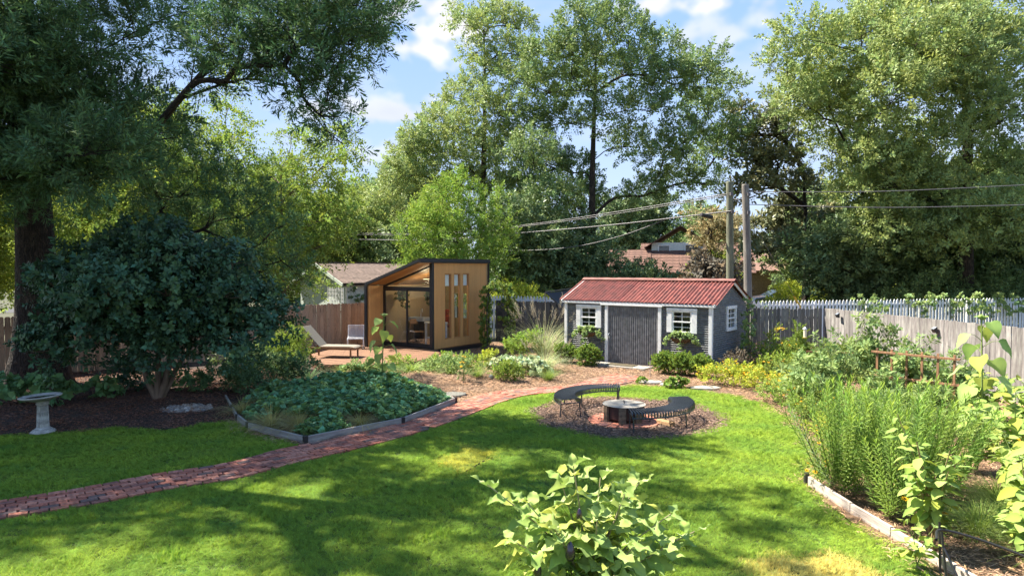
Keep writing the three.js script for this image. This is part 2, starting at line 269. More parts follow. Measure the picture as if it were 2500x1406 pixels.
function tree(name, label, { at: [x, z], h, r, clumps, per = 55, leaf, mat, bark = M.bark, seed = 1, size = 1, squash, droop, shell, lean = [0, 0], fork = 0.35, limbR = 0.3, group, tint = 0.16, hue = 0.1, category = 'tree', roots = 1.7, rough = 1 }) {
  const o = thing(name, label, category, [x, 0, z], 0, group), R = seeded(seed * 31 + 5);
  const tp = []; const N = 7; for (let i = 0; i <= N; i++) { const t = i / N; tp.push(V(lean[0] * t * t * h + Math.sin(t * 5 + seed) * r * 0.5 * t, h * t - 0.15, lean[1] * t * t * h + Math.cos(t * 4 + seed * 2) * r * 0.5 * t)); }
  const trunk = tube(tp, r, r * 0.16, 14, 18, (t) => 1 + (roots - 1) * Math.exp(-t * h / (r * 1.6)));
  part('trunk', trunk, bark, o);
  const curve = new THREE.CatmullRomCurve3(tp), nodes = [];
  for (let i = 0; i <= 14; i++) { const t = lerp(fork, 0.97, i / 14); nodes.push({ p: curve.getPoint(t), path: t * h * 0.35, limb: null, d: UPY }); }
  const limbs = [], base = curve.getPoint(fork);
  for (const c of clumps.map((q) => [q, base.distanceTo(V(q[0], q[1], q[2]))]).sort((p, q) => p[1] - q[1]).map((q) => q[0])) { // each clump hangs on the nearest branch that is closer to the trunk
    const C = V(c[0], c[1], c[2]); let best = null, bc = 1e9;
    for (const n of nodes) { const d = n.p.distanceTo(C); if (d < 0.3) continue; const rise = (C.y - n.p.y) / d, turn = C.clone().sub(n.p).normalize().dot(n.d), cost = d * (1 + 0.5 * Math.max(0, -rise + 0.1) + 0.35 * Math.max(0, 0.3 - turn)) + n.path * 0.42; if (cost < bc) { bc = cost; best = n; } }
    const L = best.p.distanceTo(C), mid = best.p.clone().lerp(C, 0.5).addScaledVector(best.d, L * 0.1).add(V((R() - 0.5) * L * 0.2, (R() - 0.4) * L * 0.12, (R() - 0.5) * L * 0.2));
    const l = { c, S: best.p, mid, C, up: best.limb, n: 1 }; limbs.push(l); for (let q = l.up; q; q = q.up) q.n++;
    nodes.push({ p: mid.clone(), path: best.path + L * 0.5, limb: l, d: mid.clone().sub(best.p).normalize() }, { p: C, path: best.path + L, limb: l, d: C.clone().sub(mid).normalize() });
  }
  const unit = Math.max(0.014, r * 0.62 * limbR / 0.3 / Math.sqrt(clumps.length));
  for (const l of limbs) {
    const c = l.c, r0 = Math.min(r * 0.7, unit * Math.sqrt(l.n)), gs = [tube([l.S, l.mid, l.C], r0, Math.max(0.012, Math.min(r0 * 0.75, unit * Math.sqrt(Math.max(0.5, l.n - 1)) * 0.8)), 6, 6)];
    for (let k = 0; k < 5; k++) { const s = l.mid.clone().lerp(l.C, 0.2 + R() * 0.8), d = dirRandom(R); d.y = Math.abs(d.y) * 0.7; const e = l.C.clone().addScaledVector(d, c[3] * 0.85); gs.push(tube([s, s.clone().lerp(e, 0.5).addScaledVector(dirRandom(R), c[3] * 0.12), e], Math.min(0.022, r0 * 0.5), 0.005, 4, 3)); }
    part('limb', join(gs), bark, o);
  }
  copies('crown', leaf, mat, foliage(seed * 7 + 3, clumps, per, { squash, droop, size, shell }), o, tints(seed, tint, hue));
  return o;
}
// a shrub without a visible trunk: a few stems and a leafy mass
function shrub(name, label, category, { at: [x, z], y = 0, clumps, per = 90, leaf, mat, seed = 1, size = 1, squash = 0.85, shell = 0.55, stems = 4, stemMat = M.woodyStem, group, tint = 0.14, hue = 0.08, stemR = 0.012, droop, foliageName = 'foliage', spike }) {
  const o = thing(name, label, category, [x, y, z], 0, group), R = seeded(seed * 13 + 1);
  for (let k = 0; k < stems; k++) { const c = clumps[k % clumps.length]; part('stem', tube([[(R() - 0.5) * 0.12, -0.03, (R() - 0.5) * 0.12], [c[0] * 0.4 + (R() - 0.5) * 0.1, c[1] * 0.5, c[2] * 0.4], [c[0] + (R() - 0.5) * c[3] * 0.5, c[1] + c[3] * 0.3, c[2] + (R() - 0.5) * c[3] * 0.5]], stemR, stemR * 0.4, 5, 4), stemMat, o); }
  copies(foliageName, leaf, mat, foliage(seed * 3 + 2, clumps, per, { squash, size, shell, droop, spike }), o, tints(seed, tint, hue));
  return o;
}
function grassClump(seed, n, h, radius, w, arch, seg = 4) {
  const r = seeded(seed), b = new Leaves();
  for (let i = 0; i < n; i++) {
    const a = r() * 6.283, q = Math.sqrt(r()), out = V(Math.cos(a), 0, Math.sin(a)), base = out.clone().multiplyScalar(radius * q * 0.5 * r());
    const dir = UPY.clone().addScaledVector(out, 0.15 + q * 0.55).normalize();
    b.grass(base, dir, out, h * (0.55 + r() * 0.5), w, tone(r, 0.22, 0.14), arch * (0.3 + q * 0.9), seg);
  }
  return b.build();
}
// leaf materials
const F = {
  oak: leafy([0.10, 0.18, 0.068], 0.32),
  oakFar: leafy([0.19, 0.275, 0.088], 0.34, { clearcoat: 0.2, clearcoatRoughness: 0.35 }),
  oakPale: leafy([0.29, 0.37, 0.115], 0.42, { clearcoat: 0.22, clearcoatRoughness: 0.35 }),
  bright: leafy([0.24, 0.36, 0.05], 0.42),
  lime: leafy([0.32, 0.40, 0.07], 0.48),
  birch: leafy([0.25, 0.335, 0.06], 0.5),
  dark: leafy([0.145, 0.215, 0.082], 0.25, { clearcoat: 0.4, clearcoatRoughness: 0.4 }),
  camellia: leafy([0.066, 0.138, 0.066], 0.15, { roughness: 0.6, clearcoat: 0.2, clearcoatRoughness: 0.4 }),
  magnolia: leafy([0.165, 0.175, 0.075], 0.2, { clearcoat: 0.5, clearcoatRoughness: 0.35 }),
  purple: leafy([0.12, 0.10, 0.07], 0.25),
  pink: leafy([0.34, 0.29, 0.15], 0.35),
  box: leafy([0.215, 0.30, 0.04], 0.35),
  vine: leafy([0.19, 0.335, 0.115], 0.3, { clearcoat: 0.3, clearcoatRoughness: 0.4 }),
  ivy: leafy([0.297, 0.405, 0.135], 0.4),
  yellowGreen: leafy([0.40, 0.46, 0.05], 0.42),
  tomato: leafy([0.24, 0.34, 0.11], 0.42),
  feather: leafy([0.17, 0.27, 0.035], 0.4),
  broad: leafy([0.27, 0.37, 0.08], 0.4),
  egg: leafy([0.29, 0.385, 0.105], 0.38),
  sunflower: leafy([0.28, 0.40, 0.11], 0.42),
  grass: leafy([0.255, 0.375, 0.046], 0.4, { specularIntensity: 0.15 }),
  clump: leafy([0.21, 0.29, 0.05], 0.4),
  golden: leafy([0.44, 0.38, 0.12], 0.4),
  silver: leafy([0.40, 0.45, 0.21], 0.4),
  pale: leafy([0.50, 0.55, 0.28], 0.35, { clearcoat: 0.3, clearcoatRoughness: 0.35 }),
  plume: leafy([0.46, 0.4, 0.29], 0.45),
  petal: leafy([0.72, 0.42, 0.012], 0.3),
};
const S = {
  willowOak: [spray(1, { n: 42, L: 0.5, len: 0.125, wid: 0.03, spread: 1.0, tip: 0.1, vary: 0.3 })],
  oak: spray(3, { n: 26, L: 0.7, len: 0.15, wid: 0.075, spread: 1.0 }),
  small: spray(4, { n: 26, L: 0.6, len: 0.095, wid: 0.055, spread: 0.9 }),
  weep: spray(5, { n: 30, L: 0.9, len: 0.12, wid: 0.07, spread: 0.6, droop: 0.5 }),
  glossy: spray(6, { n: 14, L: 0.25, len: 0.105, wid: 0.06, spread: 1.0, rows: OVAL, droop: 0.2 }),
  big: spray(7, { n: 14, L: 0.6, len: 0.24, wid: 0.11, spread: 1.0, rows: OVAL }),
  box: spray(8, { n: 30, L: 0.10, len: 0.034, wid: 0.02, spread: 0.9, twig: false }),
  herb: spray(9, { n: 16, L: 0.26, len: 0.10, wid: 0.045, spread: 0.9 }),
  fern: spray(10, { n: 34, L: 0.3, len: 0.075, wid: 0.022, spread: 0.9 }),
  heart: spray(11, { n: 8, L: 0.12, len: 0.10, wid: 0.10, spread: 1.2, rows: HEART, twig: false, droop: 0.25, vary: 0.3 }),
  ivy: spray(12, { n: 9, L: 0.10, len: 0.055, wid: 0.055, spread: 1.1, rows: HEART, twig: false, droop: 0.3 }),
  conifer: spray(13, { n: 40, L: 0.22, len: 0.07, wid: 0.014, spread: 0.5, twig: false }),
  tomato: spray(14, { n: 20, L: 0.30, len: 0.13, wid: 0.055, spread: 1.0, droop: 0.2 }),
};

// ------------------------------------------------------------------ the ground
const LAWN = [[-15, -12.3], [-9.78, -12.83], [-8.9, -13.02], [-7.78, -13.42], [-6.93, -13.22], [-6.4, -13.63], [-5.95, -14.15], [-5.74, -13.86], [-5.22, -13.14], [-3.79, -12.06], [-2.84, -12.4], [-1.41, -13.8], [-0.47, -15.6], [0.31, -16.84], [1.04, -17.12], [1.81, -17.52], [3.2, -18.25], [4.13, -18.32], [5.02, -17.52], [5.63, -16.79], [6.0, -15.68], [6.0, -14.71], [5.6, -12.95], [5.05, -11.27], [4.36, -9.9], [4.22, -9.3], [4.22, -8.57], [4.3, -7.91], [4.45, -6.94], [4.8, -2], [-15, -2]];
const PATH_FAR = [[-13, -5.3], [-9.5, -7.3], [-6.98, -9.13], [-6.22, -9.69], [-5.41, -10.41], [-4.71, -10.85], [-4.0, -11.85], [-3.6, -12.2], [-2.84, -13.1], [-2.1, -14.15], [-1.3, -15.75], [-0.73, -16.95], [0.32, -17.7], [1.44, -18.13], [2.3, -19.3], [3.08, -20.23]];
const PATH_NEAR = [[-12.6, -4.6], [-9.1, -6.6], [-6.49, -8.47], [-5.72, -8.95], [-4.95, -9.62], [-4.25, -10.05], [-3.55, -10.9], [-3.1, -11.4], [-2.38, -12.2], [-1.6, -13.3], [-0.75, -14.9], [-0.2, -16.0], [0.4, -16.82], [1.6, -17.4], [3.0, -18.4], [3.9, -19.55]];
const PATH = [...spline2(PATH_FAR, 60), ...spline2(PATH_NEAR, 60).reverse()];
const RING = [2.47, -14.6, 1.98];
const ringR = (x, z) => RING[2] + 0.08 * noise2(x * 1.1, z * 1.1);
const inRing = (x, z) => Math.hypot(x - RING[0], z - RING[1]) < ringR(x, z);
const PLANTER = [[-6.25, -14.97], [-5.72, -14.01], [-5.22, -13.28], [-3.76, -12.19], [-2.22, -13.75], [-1.34, -15.91], [-1.65, -16.42], [-2.6, -17.8], [-4.6, -18.6], [-6.6, -17.2]];
const inLawn = (x, z) => inside(LAWN, x, z) && !inRing(x, z) && !inside(PATH, x, z);
const bump = (x, z, cx, cz, r, h) => h * Math.exp(-((x - cx) ** 2 + (z - cz) ** 2) / (r * r));
const bedY = (x, z) => { const e = Math.min(1, edgeDistance(LAWN, x, z) / 0.8, edgeDistance(PATH, x, z) / 0.6); return 0.012 + e * (0.03 + 0.03 * fbm2(x * 0.9, z * 0.9, 3) + bump(x, z, -2.5, -19.2, 0.8, 0.14) + bump(x, z, -1.6, -18.7, 0.7, 0.1) + bump(x, z, -0.6, -19.6, 0.9, 0.12) + bump(x, z, -8.3, -15.6, 1.2, 0.08)); };
{
  const g = new THREE.PlaneGeometry(500, 500, 60, 60); g.rotateX(-Math.PI / 2); g.translate(0, -0.03, -60); metres(g);
  structure('ground', metres(g), std([0.085, 0.088, 0.045], 1, { map: repeat(T.coarse, 0.2) }));
}
function sheet(name, test, height, x0, x1, z0, z1, step, mat) {
  const p = [], idx = [], id = new Map(), at = (i, j) => { const k = i * 5000 + j; if (!id.has(k)) { const x = x0 + i * step, z = z0 + j * step; id.set(k, p.length / 3); p.push(x, height(x, z), z); } return id.get(k); };
  for (let i = 0; i < (x1 - x0) / step; i++) for (let j = 0; j < (z1 - z0) / step; j++) if (test(x0 + (i + 0.5) * step, z0 + (j + 0.5) * step)) { const a = at(i, j), b = at(i + 1, j), c = at(i, j + 1), d = at(i + 1, j + 1); idx.push(a, c, b, b, c, d); }
  const g = new THREE.BufferGeometry(); g.setAttribute('position', new THREE.Float32BufferAttribute(p, 3)); g.setIndex(idx); g.computeVertexNormals();
  const uv = []; for (let k = 0; k < p.length; k += 3) uv.push(p[k], p[k + 2]); g.setAttribute('uv', new THREE.Float32BufferAttribute(uv, 2)); return structure(name, g, mat);
}
// beds: dark bark mulch under the old trees on the left, tan pine straw elsewhere
const darkBed = (x, z) => x < -5.3 && z < -12 && x + (z + 15) * 0.4 < -5.4;
const yard = (x, z) => !inside(LAWN, x, z) && z > -29.5 && x > -17 && x < 12.4;
sheet('mulch_bed', (x, z) => yard(x, z) && darkBed(x, z), bedY, -17, -4, -29, -11, 0.16, std([0.06, 0.034, 0.024], 1, { map: repeat(T.coarse, 1.1) }));
sheet('pine_straw_bed', (x, z) => yard(x, z) && !darkBed(x, z), bedY, -9, 12.4, -29, -2, 0.16, std([0.20, 0.125, 0.075], 1, { map: repeat(T.coarse, 1.1) }));
sheet('fire_pit_mulch', (x, z) => Math.hypot(x - RING[0], z - RING[1]) < RING[2] + 0.1, (x, z) => 0.016 + 0.012 * noise2(x * 3, z * 3), 0.3, 4.8, -16.9, -12.3, 0.1, std([0.11, 0.07, 0.05], 1, { map: repeat(T.coarse, 1.1) }));
const lawnSheet = sheet('lawn', (x, z) => inside(LAWN, x, z), () => 0.004, -15, 6.2, -18.6, -2, 0.2, std([0.075, 0.12, 0.02], 1, { map: repeat(T.coarse, 1) }));

{ // grass blades, in small patches of turf
  const b = new Leaves(), r = seeded(5);
  for (let i = 0; i < 260; i++) { const a = r() * 6.28, q = Math.sqrt(r()) * 0.15, out = V(Math.cos(a * 3.7), 0, Math.sin(a * 3.7)); b.grass(V(Math.cos(a) * q, 0, Math.sin(a) * q), UPY.clone().addScaledVector(out, 0.2 + r() * 0.5).normalize(), out, 0.035 + r() * 0.03, 0.0032, tone(r, 0.3, 0.16), 0.3 + r() * 0.5, 2); }
  const turf = b.build(), list = [], cols = [], q = seeded(6), c = new THREE.Color();
  const SOD = [[-1.28, -11.03], [-0.76, -10.41], [-0.25, -11.52], [-0.81, -12.0]];
  for (let x = -14; x < 6; x += 0.145) for (let z = -18.5; z < -4.5; z += 0.145) {
    const px = x + (q() - 0.5) * 0.13, pz = z + (q() - 0.5) * 0.13; if (Math.abs(px) > -pz * 0.82 + 1.5 || !inLawn(px, pz)) { q(); q(); continue; }
    const s = 0.85 + q() * 0.4; list.push(new THREE.Matrix4().compose(V(px, 0.004, pz), new THREE.Quaternion().setFromAxisAngle(UPY, q() * 6.28), V(s, s * (0.85 + 0.35 * noise2(px * 0.8, pz * 0.8)) * (q() < 0.025 ? 1.9 : 1), s)));
    const n = fbm2(px * 0.7, pz * 0.7, 4), m = noise2(px * 3.1, pz * 3.1) * 0.08;
    const w = q() < 0.03 ? 0.3 : 0; let R = 1 + n * 0.42 + m * 1.6 - w, G = 1 + n * 0.24 + m * 1.6 - w * 0.5, B = 1 + n * 0.1 + w * 0.8;
    const dry = smooth(0.75 - Math.hypot((px - 3.2) / 1.25, (pz + 7.0) / 0.7) + noise2(px * 2, pz * 2) * 0.2, 0, 0.35);
    R = lerp(R, 2.5, dry); G = lerp(G, 1.45, dry); B = lerp(B, 3.2, dry);
    if (inside(SOD, px, pz)) { R *= 1.9; G *= 1.3; B *= 1.6; }
    cols.push([R, G, B]);
  }
  const m = copies('grass_blades', turf, F.grass, list, scene, (i) => c.setRGB(...cols[i]).clone());
  tag(m, 'short mown green grass of the lawn', 'grass');
  // bare soil shows along two sides of the square of laid turf
  const seam = []; for (const [i, k0, k1] of [[1, 2, 20]]) { const p = SOD[i], n = SOD[(i + 1) % 4]; for (let k = k0; k < k1; k++) { if (noise2(k * 0.55, i * 3 + 1) < -0.1) continue; const t = (k + 0.5) / 24, w = 0.006 + 0.008 * (noise2(i * 5 + k * 0.7, 3) + 1); seam.push(bx(0.055, 0.034, w, lerp(p[0], n[0], t), 0.016, lerp(p[1], n[1], t) + 0.02 * noise2(k * 0.4, i), 0, -Math.atan2(n[1] - p[1], n[0] - p[0]))); } }
  const sm = part(numbered('turf_seam'), join(seam), M.soil, scene); sm.userData.kind = 'structure';
}
{ // loose mulch and straw, in patches
  const make = (seed, n, len, w, size) => { const b = new Leaves(), r = seeded(seed); for (let i = 0; i < n; i++) { const a = r() * 6.28, d = V(Math.cos(a), (r() - 0.35) * 0.5, Math.sin(a)).normalize(); b.flat(V((r() - 0.5) * size, 0.004 + r() * 0.02, (r() - 0.5) * size), d, UPY.clone().addScaledVector(dirRandom(r), 0.6).normalize(), len * (0.5 + r()), w * (0.6 + r() * 0.8), (() => { const k = 0.45 + r() * 1.25; return [k, k * (0.9 + r() * 0.12), k * (0.85 + r() * 0.15)]; })()); } return b.build(); };
  const chip = make(21, 90, 0.055, 0.018, 0.5), straw = make(22, 110, 0.10, 0.007, 0.5), q = seeded(23);
  const fill = (test, step, h) => { const list = []; for (let x = -16.5; x < 12.3; x += step) for (let z = -28; z < -4; z += step) { const px = x + (q() - 0.5) * step, pz = z + (q() - 0.5) * step, a = q() * 6.28; if (Math.abs(px) < -pz * 0.82 + 0.6 && test(px, pz)) list.push(new THREE.Matrix4().compose(V(px, h(px, pz), pz), new THREE.Quaternion().setFromAxisAngle(UPY, a), V(1, 1, 1))); } return list; };
  const plain = (c) => std(c, 0.95, { vertexColors: true, side: THREE.DoubleSide });
  tag(copies('bark_chips', chip, plain([0.16, 0.076, 0.046]), fill((x, z) => yard(x, z) && darkBed(x, z) && z > -21, 0.3, bedY), scene, tints(1, 0.25, 0.1)), 'loose dark reddish bark chips under the old tree', 'mulch');
  tag(copies('pine_straw', straw, plain([0.36, 0.235, 0.145]), fill((x, z) => yard(x, z) && !darkBed(x, z) && !inside(PATH, x, z), 0.27, bedY), scene, tints(2, 0.25, 0.08)), 'loose tan pine straw on the planting beds', 'mulch');
  tag(copies('wood_chips', chip, plain([0.19, 0.125, 0.09]), fill((x, z) => inRing(x, z), 0.22, () => 0.016), scene, tints(3, 0.3, 0.06)), 'brown wood chips in the round fire pit clearing', 'mulch');
}
{ // the brick path: running bond in rows that follow the curve
  const o = new THREE.Group(); o.name = 'brick_path'; o.userData.kind = 'structure'; scene.add(o);
  const base = new THREE.Shape(PATH.map(([x, z]) => new THREE.Vector2(x, -z))), bg = new THREE.ShapeGeometry(base); bg.rotateX(-Math.PI / 2); bg.translate(0, 0.014, 0);
  part('sand_bed', metres(bg), std([0.06, 0.045, 0.04], 1, { map: repeat(T.coarse, 1) }), o);
  const N = 400, A = spline2(PATH_FAR, N), B = spline2(PATH_NEAR, N), mid = A.map((a, i) => [(a[0] + B[i][0]) / 2, (a[1] + B[i][1]) / 2]), cum = [0];
  for (let i = 1; i <= N; i++) cum.push(cum[i - 1] + Math.hypot(mid[i][0] - mid[i - 1][0], mid[i][1] - mid[i - 1][1]));
  const at = (s, t) => { let i = 1; while (i < N && cum[i] < s) i++; const k = clamp((s - cum[i - 1]) / (cum[i] - cum[i - 1]), 0, 1); const a = [lerp(A[i - 1][0], A[i][0], k), lerp(A[i - 1][1], A[i][1], k)], b = [lerp(B[i - 1][0], B[i][0], k), lerp(B[i - 1][1], B[i][1], k)]; return [lerp(a[0], b[0], t), lerp(a[1], b[1], t), Math.hypot(a[0] - b[0], a[1] - b[1]), Math.atan2(mid[i][1] - mid[i - 1][1], mid[i][0] - mid[i - 1][0])]; };
  const r = seeded(41), all = [], shapes = [0, 1, 2, 3].map((i) => { const g = metres(new RoundedBoxGeometry(0.2, 0.06, 0.1, 1, 0.006), i * 0.37, i * 0.71); return g; });
  const total = cum[N], rowsMax = 9;
  for (let row = 0; row < rowsMax; row++) {
    let s = 5 + (row % 2) * 0.105 + r() * 0.05;
    while (s < total - 0.12) {
      const [, , wd] = at(s, 0.5), rows = Math.max(5, Math.round(wd / 0.122));
      if (row < rows) { const t = (row + 0.5) / rows, [x, z, w, ang] = at(s + 0.1, t); all.push({ x, z, y: 0.012 + (r() - 0.5) * 0.009, ang: -ang + (r() - 0.5) * 0.06, w: (w / rows - 0.013 - r() * 0.005) / 0.1, l: 1.0 + r() * 0.04, m: Math.floor(Math.pow(r(), 1.2) * 7) }); }
      s += 0.222 + (r() < 0.12 ? 0.012 : 0);
    }
  }
  all.sort((a, b) => Math.hypot(a.x, a.z) - Math.hypot(b.x, b.z));
  const seen = all.filter((b) => Math.abs(b.x) < -b.z * 0.765 + 0.3), rest = [];
  seen.forEach((b, i) => {
    const g = shapes[i % 4];
    if (i < 300) { const m = part('brick', g, M.bricks[b.m], o); m.position.set(b.x, b.y, b.z); m.rotation.set((r() - 0.5) * 0.03, b.ang, (r() - 0.5) * 0.02); m.scale.set(b.l, 1, b.w); return; }
    const c = g.clone(), k = M.bricks[b.m].color, n = c.attributes.position.count, cl = new Float32Array(n * 3);
    for (let j = 0; j < n; j++) cl.set([k.r, k.g, k.b], j * 3);
    c.setAttribute('color', new THREE.BufferAttribute(cl, 3)); c.scale(b.l, 1, b.w); c.rotateY(b.ang); c.translate(b.x, b.y, b.z); rest.push(c);
  });
  part('far_bricks', mergeGeometries(rest), std([1, 1, 1], 0.88, { map: repeat(T.coarse, 2.5), vertexColors: true }), o, true);
}

// ------------------------------------------------------------------ fences
function boardShape(w, h, t, top) { // boards stand on y = 0; top: 'ear' clipped corners, 'point' picket, 'flat'
  const q = w / 2, p = top === 'ear' ? [[-q, 0], [q, 0], [q, h - 0.035], [q - 0.03, h], [-q + 0.03, h], [-q, h - 0.035]] : top === 'point' ? [[-q, 0], [q, 0], [q, h - 0.075], [q * 0.75, h - 0.06], [0, h], [-q * 0.75, h - 0.06], [-q, h - 0.075]] : [[-q, 0], [q, 0], [q, h], [-q, h]];
  return p;
}
function fence(name, label, pts, { h, w, gap, top, mats, rails = [0.3, 1.5], backMat, seed = 1, posts = 2.4, ragged = 0.012, skip = 0, group, t = 0.018 }) {
  const [ox, oz] = pts[0], o = thing(name, label, 'fence', [ox, 0, oz], 0, group), r = seeded(seed);
  const shapes = Array.from({ length: 6 }, (_, i) => { const g = prism(boardShape(w, h, t, top), t); g.translate(0, 0, -t / 2); return metres(g, i * 1.37, i * 0.83); });
  for (let s = 0; s < pts.length - 1; s++) {
    const [ax, az] = pts[s], [bx_, bz] = pts[s + 1], L = Math.hypot(bx_ - ax, bz - az), ux = (bx_ - ax) / L, uz = (bz - az) / L, ang = Math.atan2(-uz, ux), n = Math.floor(L / (w + gap));
    for (let i = 0; i < n; i++) {
      const d = (i + 0.5) * L / n, m = part('board', shapes[Math.floor(r() * 6)], mats[Math.floor(r() * mats.length)], o);
      m.position.set(ax + ux * d - ox, 0.03, az + uz * d - oz); m.rotation.set((r() - 0.5) * 0.012, ang + (r() < 0.5 ? Math.PI : 0), (r() - 0.5) * 0.012); m.scale.set(1, 1 + (r() - 0.5) * ragged * 2, 1);
    }
    for (const y of rails) { const m = part('rail', bx(L, 0.085, 0.035), backMat || mats[0], o); m.position.set((ax + bx_) / 2 - ox - uz * -0.032, y, (az + bz) / 2 - oz - ux * 0.032); m.rotation.y = ang; }
    for (let d = 0; d <= L; d += posts) { const m = part('post', bx(0.09, h - 0.06, 0.09, 0, (h - 0.06) / 2, 0), backMat || mats[0], o); m.position.set(ax + ux * d - ox + uz * 0.1, 0, az + uz * d - oz - ux * 0.1); m.rotation.y = ang; }
  }
  return o;
}
fence('board_fence', 'brown wooden board fence running behind the dark shrub to the studio', [[-17.2, -16.75], [-5.4, -27.55]], { h: 1.8, w: 0.142, gap: 0.004, top: 'ear', mats: M.brownBoard, seed: 3 });
fence('slate_fence', 'dark slate painted board fence behind the tall grass and the shed', [[-0.7, -29.4], [8.35, -23.72]], { h: 1.78, w: 0.145, gap: 0.003, top: 'ear', mats: M.slateBoard, seed: 4 });
fence('weathered_fence', 'old gray mossy board fence with gaps, right of the shed', [[8.4, -23.55], [10.72, -23.3]], { h: 1.78, w: 0.125, gap: 0.012, top: 'ear', mats: M.oldBoard, seed: 5 });
fence('gray_fence', 'sunlit gray board fence along the vegetable garden', [[10.78, -23.32], [11.95, -14.2], [12.6, -9]], { h: 1.8, w: 0.142, gap: 0.004, top: 'flat', mats: M.grayBoard, seed: 6, ragged: 0.006 });
fence('picket_fence', 'white picket fence showing above the gray and slate fences', [[-4.5, -32.6], [9.5, -25.75], [21.6, -28.4], [27, -29.6]], { h: 1.94, w: 0.092, gap: 0.062, top: 'point', mats: M.picket, rails: [0.4, 1.78], seed: 7, ragged: 0.004 });

// ------------------------------------------------------------------ the corrugated shed
function corrugated(y0, y1, spans, pitch, amp, phase = 0) { // horizontal waves in z; spans(y) -> list of [x0, x1]
  const p = [], n = [], uv = [], idx = [], steps = Math.ceil((y1 - y0) / (pitch / 8)), dy = (y1 - y0) / steps;
  for (let i = 0; i < steps; i++) for (const [a, b] of spans(y0 + (i + 0.5) * dy)) {
    const s = p.length / 3;
    for (const y of [y0 + i * dy, y0 + (i + 1) * dy]) { const f = y / pitch * 6.2832 + phase, z = Math.cos(f) * amp, sl = Math.sin(f) * amp * 6.2832 / pitch, l = Math.hypot(1, sl); for (const x of [a, b]) { p.push(x, y, z); n.push(0, sl / l, 1 / l); uv.push(x, y); } }
    idx.push(s, s + 1, s + 2, s + 1, s + 3, s + 2);
  }
  const g = new THREE.BufferGeometry(); g.setAttribute('position', new THREE.Float32BufferAttribute(p, 3)); g.setAttribute('normal', new THREE.Float32BufferAttribute(n, 3)); g.setAttribute('uv', new THREE.Float32BufferAttribute(uv, 2)); g.setIndex(idx); return g;
}
function cut(list, holes, y) { for (const [hx0, hx1, hy0, hy1] of holes) if (y > hy0 && y < hy1) list = list.flatMap(([a, b]) => [[a, Math.min(b, hx0)], [Math.max(a, hx1), b]].filter(([c, d]) => d - c > 0.01)); return list; }
